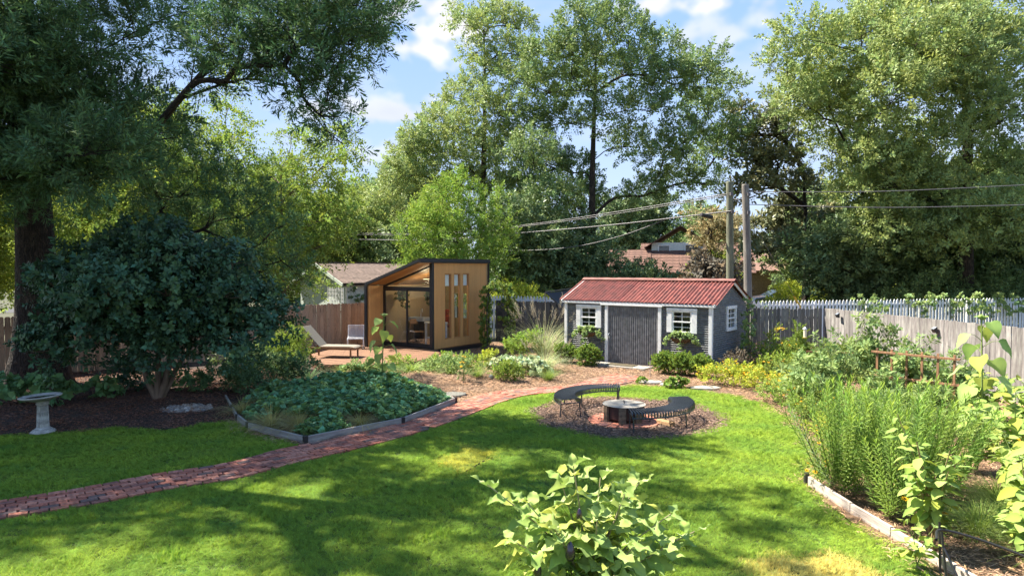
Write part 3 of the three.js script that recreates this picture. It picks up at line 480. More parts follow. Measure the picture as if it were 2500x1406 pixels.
{
  const W = 5.25, D = 3.05, Hw = 2.03, Hr = 2.8, turn = -0.6526;
  // local x runs along the front from the left corner (0) to the right corner (W); z = 0 is the front, negative is inside
  const o = thing('garden_shed', 'gray corrugated metal shed with white trim and red ridged roof', 'shed', [1.87, 0, -23.5], turn);
  const X = (s) => W - s; // s was measured from the right corner
  const doorHole = [X(3.54), X(1.74), -1, 1.98], w1 = [X(4.60), X(3.99), 1.21, 1.87], w2 = [X(1.27), X(0.64), 1.21, 1.87];
  part('front_wall', corrugated(0.03, Hw + 0.03, (y) => cut([[0, W]], [doorHole, w1, w2], y), 0.068, 0.014), M.shedGray, o);
  const sw = [1.26, 1.9, 1.32, 1.9], apex = 2.71; // side window: distance from the front, height
  const gable = (y) => { const k = y < Hw ? 0 : (y - Hw) / (apex - Hw) * D / 2; return [[k, D - k]]; };
  part('side_wall', corrugated(0.03, apex - 0.02, (y) => cut(gable(y), [sw], y), 0.068, 0.011).rotateY(Math.PI / 2).translate(W, 0, 0), M.shedGray, o);
  part('side_wall', prism([[0, 0.03], [D, 0.03], [D, Hw], [D / 2, apex], [0, Hw]], 0.03).rotateY(Math.PI / 2).translate(0.004, 0, 0), M.shedGray, o);
  part('back_wall', bx(W - 0.02, Hw, 0.04, W / 2, Hw / 2 + 0.03, -D + 0.02), M.shedGray, o);
  part('floor', bx(W - 0.1, 0.04, D - 0.12, W / 2, 0.06, -D / 2), M.cedar, o);
  part('inner_wall', bx(W - 0.4, 0.9, 0.03, W / 2, 1.5, -D + 0.3), M.plaster, o);
  // sliding door with upright waves
  { const g = corrugated(0, 1.84, () => [[-1.96, 0]], 0.077, 0.017); g.rotateZ(-Math.PI / 2); g.translate(doorHole[0] - 0.02, 0.02, 0.035); g.translate(0, 0, 0); const d = part('door', g, M.doorGray, o);
    part('door_rail', bx(1.84, 0.05, 0.03, doorHole[0] + 0.9, 0.045, 0.02), M.doorGray, d);
    part('handle', join([tube([[0, 0, 0], [0.0, 0.05, 0.05], [0, 0.11, 0.05], [0, 0.16, 0]], 0.009, 0.009, 6, 10), bx(0.04, 0.06, 0.03, 0.0, 0.02, 0.01)]).translate(doorHole[0] + 0.05, 0.9, 0.05), M.chrome, d); }
  const trim = (w, h, d, x, y, z, n = 'trim') => part(n, rbx(w, h, d, 0.006, x, y, z), M.white, o);
  trim(0.11, 1.98, 0.07, doorHole[0] - 0.055, 0.99, 0.045, 'door_trim'); trim(0.11, 1.96, 0.07, doorHole[1] + 0.055, 0.98, 0.045, 'door_trim'); trim(2.22, 0.05, 0.1, (doorHole[0] + doorHole[1]) / 2 - 0.06, 2.0, 0.055, 'door_header');
  trim(0.1, 2.0, 0.1, 0.04, 1.02, 0.01, 'corner_trim'); trim(0.11, 2.0, 0.11, W - 0.04, 1.02, 0.005, 'corner_trim'); trim(W + 0.24, 0.075, 0.03, W / 2, 2.05, 0.085, 'fascia');
  for (const hole of [w1, w2]) { // windows with white side boards
    const [a, b, y0, y1] = hole, c = (a + b) / 2, ww = b - a, f = part('window', join([rbx(0.05, y1 - y0, 0.06, 0.005, a + 0.015, (y0 + y1) / 2, 0.02), rbx(0.05, y1 - y0, 0.06, 0.005, b - 0.015, (y0 + y1) / 2, 0.02), rbx(ww, 0.045, 0.07, 0.005, c, y1 - 0.01, 0.022), rbx(ww, 0.05, 0.075, 0.005, c, y0 + 0.01, 0.024), rbx(ww - 0.04, 0.04, 0.05, 0.005, c, (y0 + y1) / 2, 0.03)]), M.white, o);
    part('shutter', rbx(0.17, y1 - y0 + 0.02, 0.035, 0.005, a - 0.095, (y0 + y1) / 2, 0.045), M.white, f); part('shutter', rbx(0.17, y1 - y0 + 0.02, 0.035, 0.005, b + 0.095, (y0 + y1) / 2, 0.045), M.white, f);
    part('head_board', rbx(ww + 0.37, 0.09, 0.045, 0.005, c, y1 + 0.05, 0.05), M.white, f);
    const q = (y1 - y0) / 4; part('glazing_bar', join([rbx(0.018, y1 - y0 - 0.03, 0.02, 0.003, c, (y0 + y1) / 2, 0.016), rbx(ww - 0.06, 0.016, 0.018, 0.003, c, y0 + q, 0.014), rbx(ww - 0.06, 0.016, 0.018, 0.003, c, y1 - q, 0.014)]), M.white, f);
    for (const y of [y0 + q, y1 - q]) for (const x of [c - ww / 4, c + ww / 4]) part('pane', bx(ww / 2 - 0.01, q * 2 - 0.01, 0.004, x, y, 0.0), M.glass, f);
  }
  { const [y0, y1] = [sw[2], sw[3]], z0 = -sw[1], z1 = -sw[0], c = (z0 + z1) / 2, d = z1 - z0, e = 0.055, f = part('window', join([rbx(0.06, y1 - y0 + 0.2, 0.11, 0.005, W + 0.02, (y0 + y1) / 2, z0 - e), rbx(0.06, y1 - y0 + 0.2, 0.11, 0.005, W + 0.02, (y0 + y1) / 2, z1 + e), rbx(0.07, 0.1, d + 0.24, 0.005, W + 0.025, y1 + e, c), rbx(0.07, 0.1, d + 0.24, 0.005, W + 0.025, y0 - e, c), rbx(0.05, 0.04, d, 0.004, W + 0.012, (y0 + y1) / 2, c)]), M.white, o), q = (y1 - y0) / 4;
    part('glazing_bar', join([bx(0.02, y1 - y0, 0.018, W + 0.006, (y0 + y1) / 2, c), bx(0.018, 0.016, d, W + 0.004, y0 + q, c), bx(0.018, 0.016, d, W + 0.004, y1 - q, c)]), M.white, f);
    for (const y of [y0 + q, y1 - q]) for (const z of [c - d / 4, c + d / 4]) part('pane', bx(0.004, q * 2 - 0.01, d / 2 - 0.01, W - 0.01, y, z), M.glass, f); }
  // roof: overlapping ridged sheets on both slopes, a ridge cap, barge boards
  const ov = 0.11, run = D / 2 + ov, slope = Math.atan2(0.71, 1.665), L = run / Math.cos(slope) + 0.02, sheets = 5, sw2 = (W + 0.34) / sheets;
  for (const sd of [1, -1]) for (let i = 0; i < sheets; i++) {
    const g = corrugated(0, sw2 + 0.05, () => [[0, L]], 0.128, 0.021, i * 0.3); g.rotateZ(Math.PI / 2); g.translate(sw2 + 0.05, 0, 0); g.rotateX(-Math.PI / 2); // sheet lies in x (waves), -z (slope)
    const m = part('roof_sheet', g, M.roofRed[(i * 2) % 3], o); m.position.set(-0.17 + i * sw2 - 0.02, Hr - L * Math.sin(slope) + 0.02 + (i % 2) * 0.004, -D / 2 + sd * run); m.rotation.order = 'YXZ'; m.rotation.set(slope, 0, 0);
    if (sd < 0) { m.rotation.y = Math.PI; m.position.x += sw2 + 0.05; }
  }
  for (let i = 0; i < 4; i++) part('ridge_cap', join([bx((W + 0.36) / 4 - 0.004, 0.018, 0.17, 0, -0.026, 0.075, slope), bx((W + 0.36) / 4 - 0.004, 0.018, 0.17, 0, -0.026, -0.075, -slope)]).translate(-0.18 + (i + 0.5) * (W + 0.36) / 4, Hr + 0.05 + (i % 2) * 0.005, -D / 2), M.roofCap, o);
  for (const x of [W + 0.1, -0.1]) for (const sd of [1, -1]) part('barge_board', rbx(0.028, 0.09, L - 0.02, 0.005, x, (Hr + Hr - L * Math.sin(slope)) / 2 - 0.04, -D / 2 + sd * run / 2, sd * slope), M.white, o);
  const step = part(numbered('door_step'), rbx(2.1, 0.1, 0.62, 0.012), M.concrete, scene); tag(step, 'pale concrete slab step in front of the shed door', 'step'); step.position.set(3.42, 0.06, -21.55); step.rotation.y = turn;
  const mat = part(numbered('door_mat'), rbx(0.95, 0.02, 0.4, 0.006), std([0.12, 0.095, 0.05], 1, { map: repeat(T.weave, 4) }), scene); tag(mat, 'brown rectangular door mat on the shed step', 'mat'); mat.position.set(3.5, 0.121, -21.5); mat.rotation.y = turn;
}

// ------------------------------------------------------------------ the timber studio
{
  const o = thing('garden_studio', 'timber clad garden studio with black framed glass doors and sloping roof', 'studio', [-2.83, 0.25, -24.52], -0.593);
  const W = 2.6, Lb = 3.3, ext = 0.8, hl = 2.3, hr = 3.14; // local x from -W (left) to 0 (right), z forward
  const wallHoles = (pts, holes, depth) => { const s = new THREE.Shape(pts.map((p) => new THREE.Vector2(...p))); for (const [a, b, c, d] of holes) s.holes.push(new THREE.Path([[a, c], [a, d], [b, d], [b, c]].map((p) => new THREE.Vector2(...p)))); return new THREE.ExtrudeGeometry(s, { depth, bevelEnabled: false }); };
  const slits = [[0.6, 1.0], [1.14, 1.54], [1.69, 2.09]].map(([a, b]) => [a, b, 0.31, 2.76]);
  { const g = wallHoles([[0, 0], [Lb, 0], [Lb, hr], [0, hr]], slits, 0.1); g.rotateY(Math.PI / 2); g.translate(-0.1, 0, 0); part('side_wall', metres(g), M.cladding, o); }
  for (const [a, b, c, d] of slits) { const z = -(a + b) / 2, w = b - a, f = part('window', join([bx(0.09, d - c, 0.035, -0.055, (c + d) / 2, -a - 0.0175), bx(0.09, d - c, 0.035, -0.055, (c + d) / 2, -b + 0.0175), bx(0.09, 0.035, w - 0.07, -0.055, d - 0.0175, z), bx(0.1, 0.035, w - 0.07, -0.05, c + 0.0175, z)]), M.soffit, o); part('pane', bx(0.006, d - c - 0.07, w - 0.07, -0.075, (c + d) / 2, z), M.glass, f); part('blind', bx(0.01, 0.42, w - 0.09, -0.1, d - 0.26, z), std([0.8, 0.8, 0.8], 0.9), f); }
  { const g = wallHoles([[-ext, 0], [Lb, 0], [Lb, hl], [-ext, hl]], [], 0.09); g.rotateY(Math.PI / 2); g.translate(-W, 0, 0); part('side_wall', metres(g), M.cladding, o); }
  { const g = wallHoles([[-W, 0], [0, 0], [0, hr - 0.02], [-W, hl - 0.02]], [[-1.9, -0.6, 0.9, 1.9]], 0.08); g.translate(0, 0, -Lb); part('back_wall', metres(g), M.plaster, o); part('back_window', bx(1.28, 0.98, 0.01, -1.25, 1.4, -Lb + 0.04), M.glass, o); }
  part('left_lining', bx(0.012, hl - 0.05, Lb - 0.1, -W + 0.1, hl / 2, -Lb / 2), M.plaster, o);
  const ang = Math.atan2(hr - hl, W), rl = W / Math.cos(ang), slab = (t, y, m, n, z0, z1, grow = 0) => part(n, bx(rl + grow, t, z1 - z0, -W / 2, (hl + hr) / 2 + y, (z0 + z1) / 2, 0, 0, ang), m, o);
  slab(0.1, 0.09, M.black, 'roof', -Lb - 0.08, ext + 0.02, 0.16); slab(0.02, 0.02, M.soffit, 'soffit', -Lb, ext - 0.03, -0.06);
  part('roof_edge', bx(0.06, 0.16, Lb + ext + 0.1, 0.045, hr + 0.085, -(Lb - ext) / 2 - 0.03), M.black, o);
  part('frame_post', bx(0.11, hl + 0.09, 0.1, -W - 0.035, hl / 2 + 0.02, ext + 0.02), M.black, o); part('frame_post', bx(0.12, hr, 0.12, -0.06, hr / 2, 0.062), M.black, o); part('corner_edge', bx(0.05, hr, 0.05, 0.026, hr / 2, -Lb - 0.03), M.black, o);
  part('floor', bx(W - 0.1, 0.08, Lb - 0.1, -W / 2, 0.0, -Lb / 2 - 0.02), M.teak, o);
  part('plinth', bx(W + 0.02, 0.16, Lb + 0.02, -W / 2, -0.12, -Lb / 2), M.black, o);
  part('threshold', bx(W - 0.14, 0.06, 0.62, -W / 2 + 0.02, -0.02, 0.44), M.deck[1], o); part('threshold_edge', bx(W - 0.1, 0.17, 0.05, -W / 2 + 0.02, -0.1, 0.775), M.black, o);
  // glass front: two sliding panels under a header, a sloping light above
  const fr = 0.055, hd = 2.16, xl = -W + 0.11, xr = -0.13, fy = (x) => hl + (x + W) / W * (hr - hl) - 0.06;
  const front = part('door_frame', join([bx(0.07, fy(xl) - 0.04, 0.09, xl + 0.0, (fy(xl) - 0.04) / 2, 0.02), bx(xr - xl, 0.1, 0.1, (xl + xr) / 2, hd + 0.05, 0.02), bx(xr - xl, 0.07, 0.1, (xl + xr) / 2, 0.045, 0.02), bx((xr - xl) / Math.cos(ang), 0.06, 0.09, (xl + xr) / 2, fy((xl + xr) / 2) - 0.01, 0.02, 0, 0, ang)]), M.black, o);
  const mid = (xl + xr) / 2; for (const [a, b, z] of [[xl + 0.04, mid + 0.04, 0.045], [mid - 0.04, xr, 0.0]]) { const d = part('sliding_door', join([bx(fr, hd - 0.08, 0.04, a + fr / 2, hd / 2 + 0.04, z), bx(fr, hd - 0.08, 0.04, b - fr / 2, hd / 2 + 0.04, z), bx(b - a - fr * 2, fr, 0.038, (a + b) / 2, hd - 0.03, z), bx(b - a - fr * 2, 0.09, 0.038, (a + b) / 2, 0.125, z)]), M.black, o); part('pane', bx(b - a - fr * 2, hd - 0.2, 0.008, (a + b) / 2, hd / 2 + 0.05, z), M.glass, d); if (z < 0.02) part('handle', bx(0.02, 0.25, 0.03, a + 0.03, 1.05, z + 0.03), M.chrome, d); }
  { const g = prism([[xl + 0.03, hd + 0.1], [xr, hd + 0.1], [xr, fy(xr) - 0.03], [xl + 0.03, fy(xl) - 0.03]], 0.008); g.translate(0, 0, 0.02); part('upper_light', g, M.glass, front); }
  // ceiling lamp, lit
  const at = (x, y, z) => { const c = Math.cos(-0.593), s = Math.sin(-0.593); return [-2.83 + x * c + z * s, 0.25 + y, -24.52 - x * s + z * c]; };
  const lamp = thing('ceiling_lamp', 'round glowing ceiling lamp inside the studio', 'lamp', at(-1.25, 2.52, -1.1));
  part('glow_disc', cyl(0.2, 0.2, 0.03, 0, 0, 0, 24), std([0.8, 0.7, 0.5], 0.6, { emissive: new THREE.Color(1, 0.78, 0.42), emissiveIntensity: 1.6 }), lamp); part('rim', new THREE.TorusGeometry(0.2, 0.015, 6, 28).rotateX(Math.PI / 2), M.black, lamp); part('cord', bar(V(0, 0.015, 0), V(0, 0.2, 0), 0.006), M.black, lamp);
  const pl = new THREE.PointLight(new THREE.Color(1, 0.8, 0.5), 1.4); pl.position.set(0, -0.06, 0); pl.castShadow = true; pl.shadow.radius = 8; lamp.add(pl);
  // things inside
  const tb = thing('work_table', 'small white work table inside the studio right door', 'table', at(-0.55, 0.04, -0.75), -0.593);
  part('tabletop', bx(0.75, 0.04, 0.5, 0, 0.86, 0), M.white, tb); part('shelf', bx(0.68, 0.03, 0.44, 0, 0.3, 0), M.white, tb); for (const sx of [-1, 1]) for (const sz of [-1, 1]) part('leg', bx(0.06, 0.84, 0.06, sx * 0.32, 0.42, sz * 0.2), M.white, tb);
  const cup = part(numbered('mug'), new THREE.LatheGeometry([[0.001, 0], [0.036, 0], [0.042, 0.1], [0.036, 0.1], [0.03, 0.01]].map((p) => new THREE.Vector2(...p)), 14), std([0.5, 0.66, 0.68], 0.4), scene); tag(cup, 'pale blue mug on the white work table', 'mug'); cup.position.set(...at(-0.72, 0.925, -0.62));
  const rl2 = thing('red_stool', 'red cushioned chair behind the white work table', 'chair', at(-1.15, 0.04, -1.9), -0.4); part('seat', rbx(0.42, 0.1, 0.42, 0.03, 0, 0.62, 0), std([0.16, 0.018, 0.015], 0.8), rl2); part('backrest', rbx(0.4, 0.55, 0.08, 0.03, 0, 1.0, -0.2), std([0.16, 0.018, 0.015], 0.8), rl2); for (const sx of [-1, 1]) for (const sz of [-1, 1]) part('leg', bar(V(sx * 0.19, 0, sz * 0.19), V(sx * 0.16, 0.58, sz * 0.16), 0.016), M.black, rl2);
  const ch = thing('wooden_chair', 'light wooden chair inside the studio left door', 'chair', at(-1.75, 0.04, -1.0), 0.5); part('seat', rbx(0.44, 0.035, 0.42, 0.01, 0, 0.44, 0), M.teak, ch); part('backrest', rbx(0.42, 0.2, 0.025, 0.01, 0, 0.82, -0.21, -0.1), M.teak, ch); for (const sx of [-1, 1]) { part('leg', bar(V(sx * 0.2, 0, 0.2), V(sx * 0.18, 0.43, 0.17), 0.018), M.teak, ch); part('leg', bar(V(sx * 0.2, 0, -0.22), V(sx * 0.19, 0.93, -0.22), 0.018), M.teak, ch); }
  const sk = thing('bench_sink', 'gray tray with arched tap inside the studio left door', 'sink', at(-1.95, 0.04, -1.35), -0.593); part('basin', join([bx(0.75, 0.06, 0.4, 0, 0.86, 0), bx(0.75, 0.1, 0.03, 0, 0.93, 0.19), bx(0.75, 0.1, 0.03, 0, 0.93, -0.19), bx(0.03, 0.1, 0.36, 0.36, 0.93, 0), bx(0.03, 0.1, 0.36, -0.36, 0.93, 0)]), std([0.42, 0.46, 0.5], 0.5), sk); part('tap', tube([[0, 0.9, -0.12], [0, 1.2, -0.12], [0.05, 1.3, -0.1], [0.13, 1.28, -0.06], [0.15, 1.18, -0.04]], 0.018, 0.014, 8, 14), M.chrome, sk); part('stand', bx(0.3, 0.82, 0.3, 0, 0.42, 0), M.black, sk);
  for (const [x, z, l, s] of [[-2.0, -0.45, 'trailing dark plant hanging behind the left glass door', 1], [-0.55, -0.5, 'trailing dark plant hanging behind the right glass door', 2]]) { const c = [[0, -0.12, 0, 0.22], [0.08, -0.36, 0.03, 0.13], [0.12, -0.6, 0.02, 0.09], [-0.14, -0.3, 0, 0.12]]; const p = shrub('hanging_plant', l, 'plant', { at: at(x, 0, z).filter((_, i) => i !== 1), y: 2.3, clumps: c, per: 900, leaf: S.ivy, mat: F.dark, seed: 60 + s, stems: 2, stemR: 0.004, group: 'hanging plants in the studio' }); part('cord', bar(V(0, 0, 0), V(0, 0.12, 0), 0.004), M.black, p); part('pot', cyl(0.09, 0.12, 0.14, 0, -0.1, 0, 14), std([0.3, 0.16, 0.09], 0.8), p); }
}
{ // the deck: boards over a skirt
  const o = thing('timber_deck', 'low red brown timber deck in front of the studio', 'deck', [-5, 0, -22.5]);
  const poly = [[-6.95, -23.2], [-6.3, -21.35], [-5.75, -20.6], [-4.97, -20.75], [-3.3, -20.95], [-2.75, -22.1], [-2.5, -23.4], [-2.75, -24.35], [-5.1, -25.9], [-6.1, -26.4]].map(([x, z]) => [x + 5, z + 22.5]);
  const dx = 0.829, dz = 0.559, r = seeded(9), nx = -dz, nz = dx; let k = 0;
  for (let v = -6; v < 5; v += 0.142) { // boards run parallel to the studio front
    const xs = []; for (let i = 0, j = poly.length - 1; i < poly.length; j = i++) { const a = poly[j], b = poly[i], va = a[0] * nx + a[1] * nz - v, vb = b[0] * nx + b[1] * nz - v; if ((va > 0) !== (vb > 0)) { const t = va / (va - vb); xs.push((a[0] + (b[0] - a[0]) * t) * dx + (a[1] + (b[1] - a[1]) * t) * dz); } }
    xs.sort((a, b) => a - b); if (xs.length < 2 || xs[1] - xs[0] < 0.15) continue;
    const L = xs[1] - xs[0], m = part('deck_board', bx(L, 0.035, 0.136), M.deck[k++ % 3], o), c = (xs[0] + xs[1]) / 2; m.position.set(c * dx + v * nx, 0.232 + (r() - 0.5) * 0.003, c * dz + v * nz); m.rotation.y = Math.atan2(-dz, dx);
  }
  for (let i = 0; i < 7; i++) { const a = poly[i], b = poly[i + 1], L = Math.hypot(b[0] - a[0], b[1] - a[1]), m = part('skirt_board', bx(L + 0.02, 0.19, 0.035), M.deck[i % 3], o); m.position.set((a[0] + b[0]) / 2, 0.115, (a[1] + b[1]) / 2); m.rotation.y = Math.atan2(-(b[1] - a[1]), b[0] - a[0]); }
  const s = thing('deck_step', 'timber step box at the right end of the deck', 'step', [-2.1, 0, -23.0], -0.593); part('step_tread', rbx(0.95, 0.04, 0.7, 0.008, 0, 0.2, 0), M.deck[2], s); part('riser', bx(0.93, 0.17, 0.66, 0, 0.095, 0), M.cedar, s);
  const e = part(numbered('edging_board'), rbx(0.75, 0.2, 0.06, 0.01), std([0.05, 0.035, 0.025], 0.9, { map: repeat(T.grain, 1) }), scene); tag(e, 'dark board edging the bed below the studio', 'edging'); e.position.set(-1.55, 0.1, -20.9); e.rotation.y = -0.4;
}

// ------------------------------------------------------------------ neighbouring buildings
{
  const c = [-7.8, 0, -32], turn = Math.atan2(0.67, 0.74), o = thing('neighbour_garage', 'white sided garage with brown shingle roof behind the wooden fence', 'garage', c, turn);
  // local x along the ridge (away to the right), z towards the viewer's right; the visible long wall is z = 0, the gable is x = 0
  const L = 9, D = 5, he = 2.55, hp = 3.42;
  for (let i = 0; i < 12; i++) part('siding_board', bx(L, 0.215, 0.03, L / 2, 0.1 + i * 0.205, 0.0, 0.06), M.siding, o);
  part('wall', bx(L - 0.1, he, 0.1, L / 2, he / 2, -0.09), M.siding, o);
  part('gable_wall', prism([[0, 0], [D, 0], [D, he], [D / 2, hp - 0.05], [0, he]], 0.06).rotateY(Math.PI / 2).translate(-0.04, 0, 0), M.sage, o);
  for (let i = 0; i < 6; i++) { const y = 2.0 + i * 0.22, w = y < he ? D : D * (1 - (y - he) / (hp - he)); if (w > 0.6) part('gable_board', bx(0.04, 0.21, w - 0.1, -0.045, y, -D / 2, 0, 0, 0.05), M.sage, o); }
  part('corner_post', bx(0.16, he, 0.16, -0.02, he / 2, 0.02), M.white, o);
  const sl = Math.atan2(hp - he, D / 2), rl = (D / 2 + 0.3) / Math.cos(sl), rows = 17;
  for (const sd of [1, -1]) { const rf = part('roof', bx(L + 0.6, 0.06, rl, L / 2 - 0.1, (hp + he) / 2 + 0.0 - 0.1, -D / 2 + sd * (D / 4 + 0.15), sd * sl), M.shingle[1], o); for (let i = 0; i < rows; i++) { const t = (i + 0.5) / rows; part('shingle_course', bx(L + 0.62, 0.022, rl / rows * 1.25, L / 2 - 0.1, hp + 0.06 - t * rl * Math.sin(sl), -D / 2 + sd * t * rl * Math.cos(sl), sd * (sl - 0.06)), M.shingle[i % 3], rf); } }
  part('ridge_cap', bx(L + 0.62, 0.04, 0.24, L / 2 - 0.1, hp + 0.075, -D / 2), M.shingle[0], o);
  for (const sd of [1, -1]) part('barge_board', bx(0.05, 0.16, rl, -0.42, (hp + he) / 2 - 0.09, -D / 2 + sd * (D / 4 + 0.15), sd * sl), M.sage, o);
  const lt = thing('lattice_panel', 'white lattice panel beside the garage corner post', 'lattice', [c[0] - 0.55, 0, c[2] + 0.1], turn + Math.PI / 2); for (let i = 0; i < 11; i++) part('slat', bx(0.035, 2.3, 0.015, -0.75 + i * 0.15, 1.15, 0), M.white, lt); for (let i = 0; i < 12; i++) part('slat', bx(1.6, 0.035, 0.015, 0, 0.3 + i * 0.17, 0.017), M.white, lt);
  const pv = shrub('climbing_vine', 'ivy draped on the white garage wall above the wooden fence', 'vine', { at: [-7.2, -32.0], y: 1.6, clumps: [[-0.3, 0.75, 0.35, 0.16], [-0.3, 0.45, 0.35, 0.18], [-0.25, 0.15, 0.3, 0.2], [0.0, 0.1, 0.05, 0.2], [0.25, 0.25, -0.15, 0.18], [0.5, 0.45, -0.35, 0.18], [0.75, 0.65, -0.6, 0.18], [1.0, 0.8, -0.8, 0.16]], per: 150, leaf: S.ivy, mat: F.dark, size: 1.4, seed: 71 });
}
{ // the far house across the street
  const o = thing('brick_house', 'buff brick house with brown roofs and white dormer beyond the street trees', 'house', [13.2, 0, -58], -0.25);
  const wall = (w, h, d, x, y, z, m, n) => part(n || 'wall', bx(w, h, d, x, y, z), m, o);
  wall(9, 3.0, 7, 2.5, 1.5, -3.5, M.buffBrick); wall(8.4, 2.9, 6, -5.6, 1.45, -2.5, M.buffBrick);
  const gableRoof = (L, D, y, rise, x, z, along) => { const s = Math.atan2(rise, D / 2), rl = D / 2 / Math.cos(s) + 0.4; for (const k of [1, -1]) for (let i = 0; i < 10; i++) { const t = (i + 0.5) / 10, g = bx(along ? L : rl / 10 * 1.25, 0.05, along ? rl / 10 * 1.25 : L, 0, 0, 0, along ? k * (s - 0.05) : 0, 0, along ? 0 : -k * (s - 0.05)); g.translate(x + (along ? 0 : k * t * rl * Math.cos(s)), y + rise - t * rl * Math.sin(s) + 0.05, z + (along ? k * t * rl * Math.cos(s) : 0)); part('shingle_course', g, M.houseShingle[i % 2], o); } };
  gableRoof(9.6, 7.6, 3.0, 2.4, 2.5, -3.5, true); gableRoof(9, 6.6, 2.9, 1.9, -5.8, -2.5, true); gableRoof(7, 5.5, 5.2, 1.7, 1.2, -5.5, false);
  wall(4.6, 2.2, 3.5, 1.0, 4.4, -4.2, M.siding, 'dormer_wall'); for (let i = 0; i < 8; i++) part('siding_board', bx(4.62, 0.2, 0.03, 1.0, 3.7 + i * 0.2, -2.43, 0.06), M.siding, o);
  const win = (x, y, z, w, h) => { const f = part('window', join([bx(w + 0.2, 0.1, 0.12, x, y + h / 2 + 0.05, z), bx(w + 0.2, 0.1, 0.14, x, y - h / 2 - 0.05, z), bx(0.1, h, 0.12, x - w / 2 - 0.05, y, z), bx(0.1, h, 0.12, x + w / 2 + 0.05, y, z), bx(w, 0.05, 0.06, x, y, z)]), M.white, o); for (const k of [-1, 1]) part('pane', bx(w, h / 2 - 0.03, 0.03, x, y + k * h / 4, z - 0.02), phys([0.02, 0.025, 0.03], 0.08, { clearcoat: 1 }), f); };
  win(2.2, 4.6, -2.38, 1.1, 1.3); win(-0.2, 4.6, -2.38, 0.9, 1.2); win(3.4, 1.9, 0.03, 1.2, 1.5); win(-2.8, 1.8, 0.53, 1.1, 1.4); win(5.8, 1.9, 0.03, 1.2, 1.5);
  part('fascia', bx(9.6, 0.16, 0.06, 2.5, 2.92, 0.36), M.white, o); part('fascia', bx(9, 0.16, 0.06, -5.8, 2.82, 0.86), M.white, o);
  const h2 = thing('far_house', 'distant tan house with red roof edge behind the right utility pole', 'house', [25.5, 0, -70], 0.1); part('wall', bx(8, 3, 6, 0, 1.5, 0), M.buffBrick, h2); for (const k of [1, -1]) part('roof_slope', bx(8.8, 0.15, 3.9, 0, 3.85, k * 1.65, k * 0.5), std([0.24, 0.14, 0.11], 0.9), h2); part('window', bx(1.2, 1.4, 0.1, 0.6, 1.9, 3.02), M.white, h2);
}

// ------------------------------------------------------------------ fire pit, benches, furniture, small things
{
  const pad = thing('brick_pad', 'round pad of red bricks under the fire pit', 'paving', [2.34, 0, -14.0]), r = seeded(51), g = metres(new RoundedBoxGeometry(0.2, 0.05, 0.098, 1, 0.006));
  for (const [rad, n] of [[0.2, 6], [0.42, 12], [0.64, 18]]) for (let i = 0; i < n; i++) { const a = i / n * 6.283, m = part('brick', g, M.bricks[[0, 2, 5, 0, 1, 2][Math.floor(r() * 6)]], pad); m.position.set(Math.cos(a) * rad, 0.018 + r() * 0.005, Math.sin(a) * rad); m.rotation.y = -a; m.scale.z = 1.9; }
  const o = thing('fire_pit', 'round rust brown metal fire pit with gray lid and tan posts', 'fire pit', [2.34, 0.03, -14.0]);
  part('drum', new THREE.LatheGeometry([[0.001, 0.06], [0.36, 0.06], [0.385, 0.08], [0.385, 0.335], [0.36, 0.335], [0.35, 0.1]].map((p) => new THREE.Vector2(...p)), 40), M.rust, o);
  for (const a of [-1.25, -2.55, 0.2, 1.9, 2.9]) { const m = part('post', rbx(0.15, 0.345, 0.05, 0.006, 0, 0.172, 0.415), M.tan, o); m.rotation.y = a + Math.PI / 2 + 1.57; }
  const lid = part('lid', new THREE.LatheGeometry([[0.001, 0.372], [0.44, 0.356], [0.448, 0.348], [0.44, 0.342], [0.001, 0.35]].reverse().map((p) => new THREE.Vector2(...p)), 56), M.lid, o);
  part('lid_handle', tube([[0.0, 0.365, -0.06], [0, 0.415, -0.05], [0, 0.415, 0.05], [0, 0.365, 0.06]], 0.008, 0.008, 6, 12), M.blackMetal, lid); part('poker_slot', rbx(0.24, 0.012, 0.035, 0.004, 0.28, 0.366, 0.06, 0, 0.15), M.blackMetal, lid);
  const lg = thing('split_log', 'split firewood log lying behind the fire pit under the bench', 'log', [2.95, 0.03, -13.75], 0.7); part('wood', prism([[0, 0], [0.09, 0.0], [0.11, 0.05], [0.06, 0.1], [0.01, 0.06]], 0.4), std([0.42, 0.26, 0.13], 0.9, { map: repeat(T.grain, 2) }), lg); part('bark', tube([[0.05, 0.02, 0.0], [0.05, 0.015, 0.4]], 0.03, 0.03, 6, 2), M.bark, lg);
}
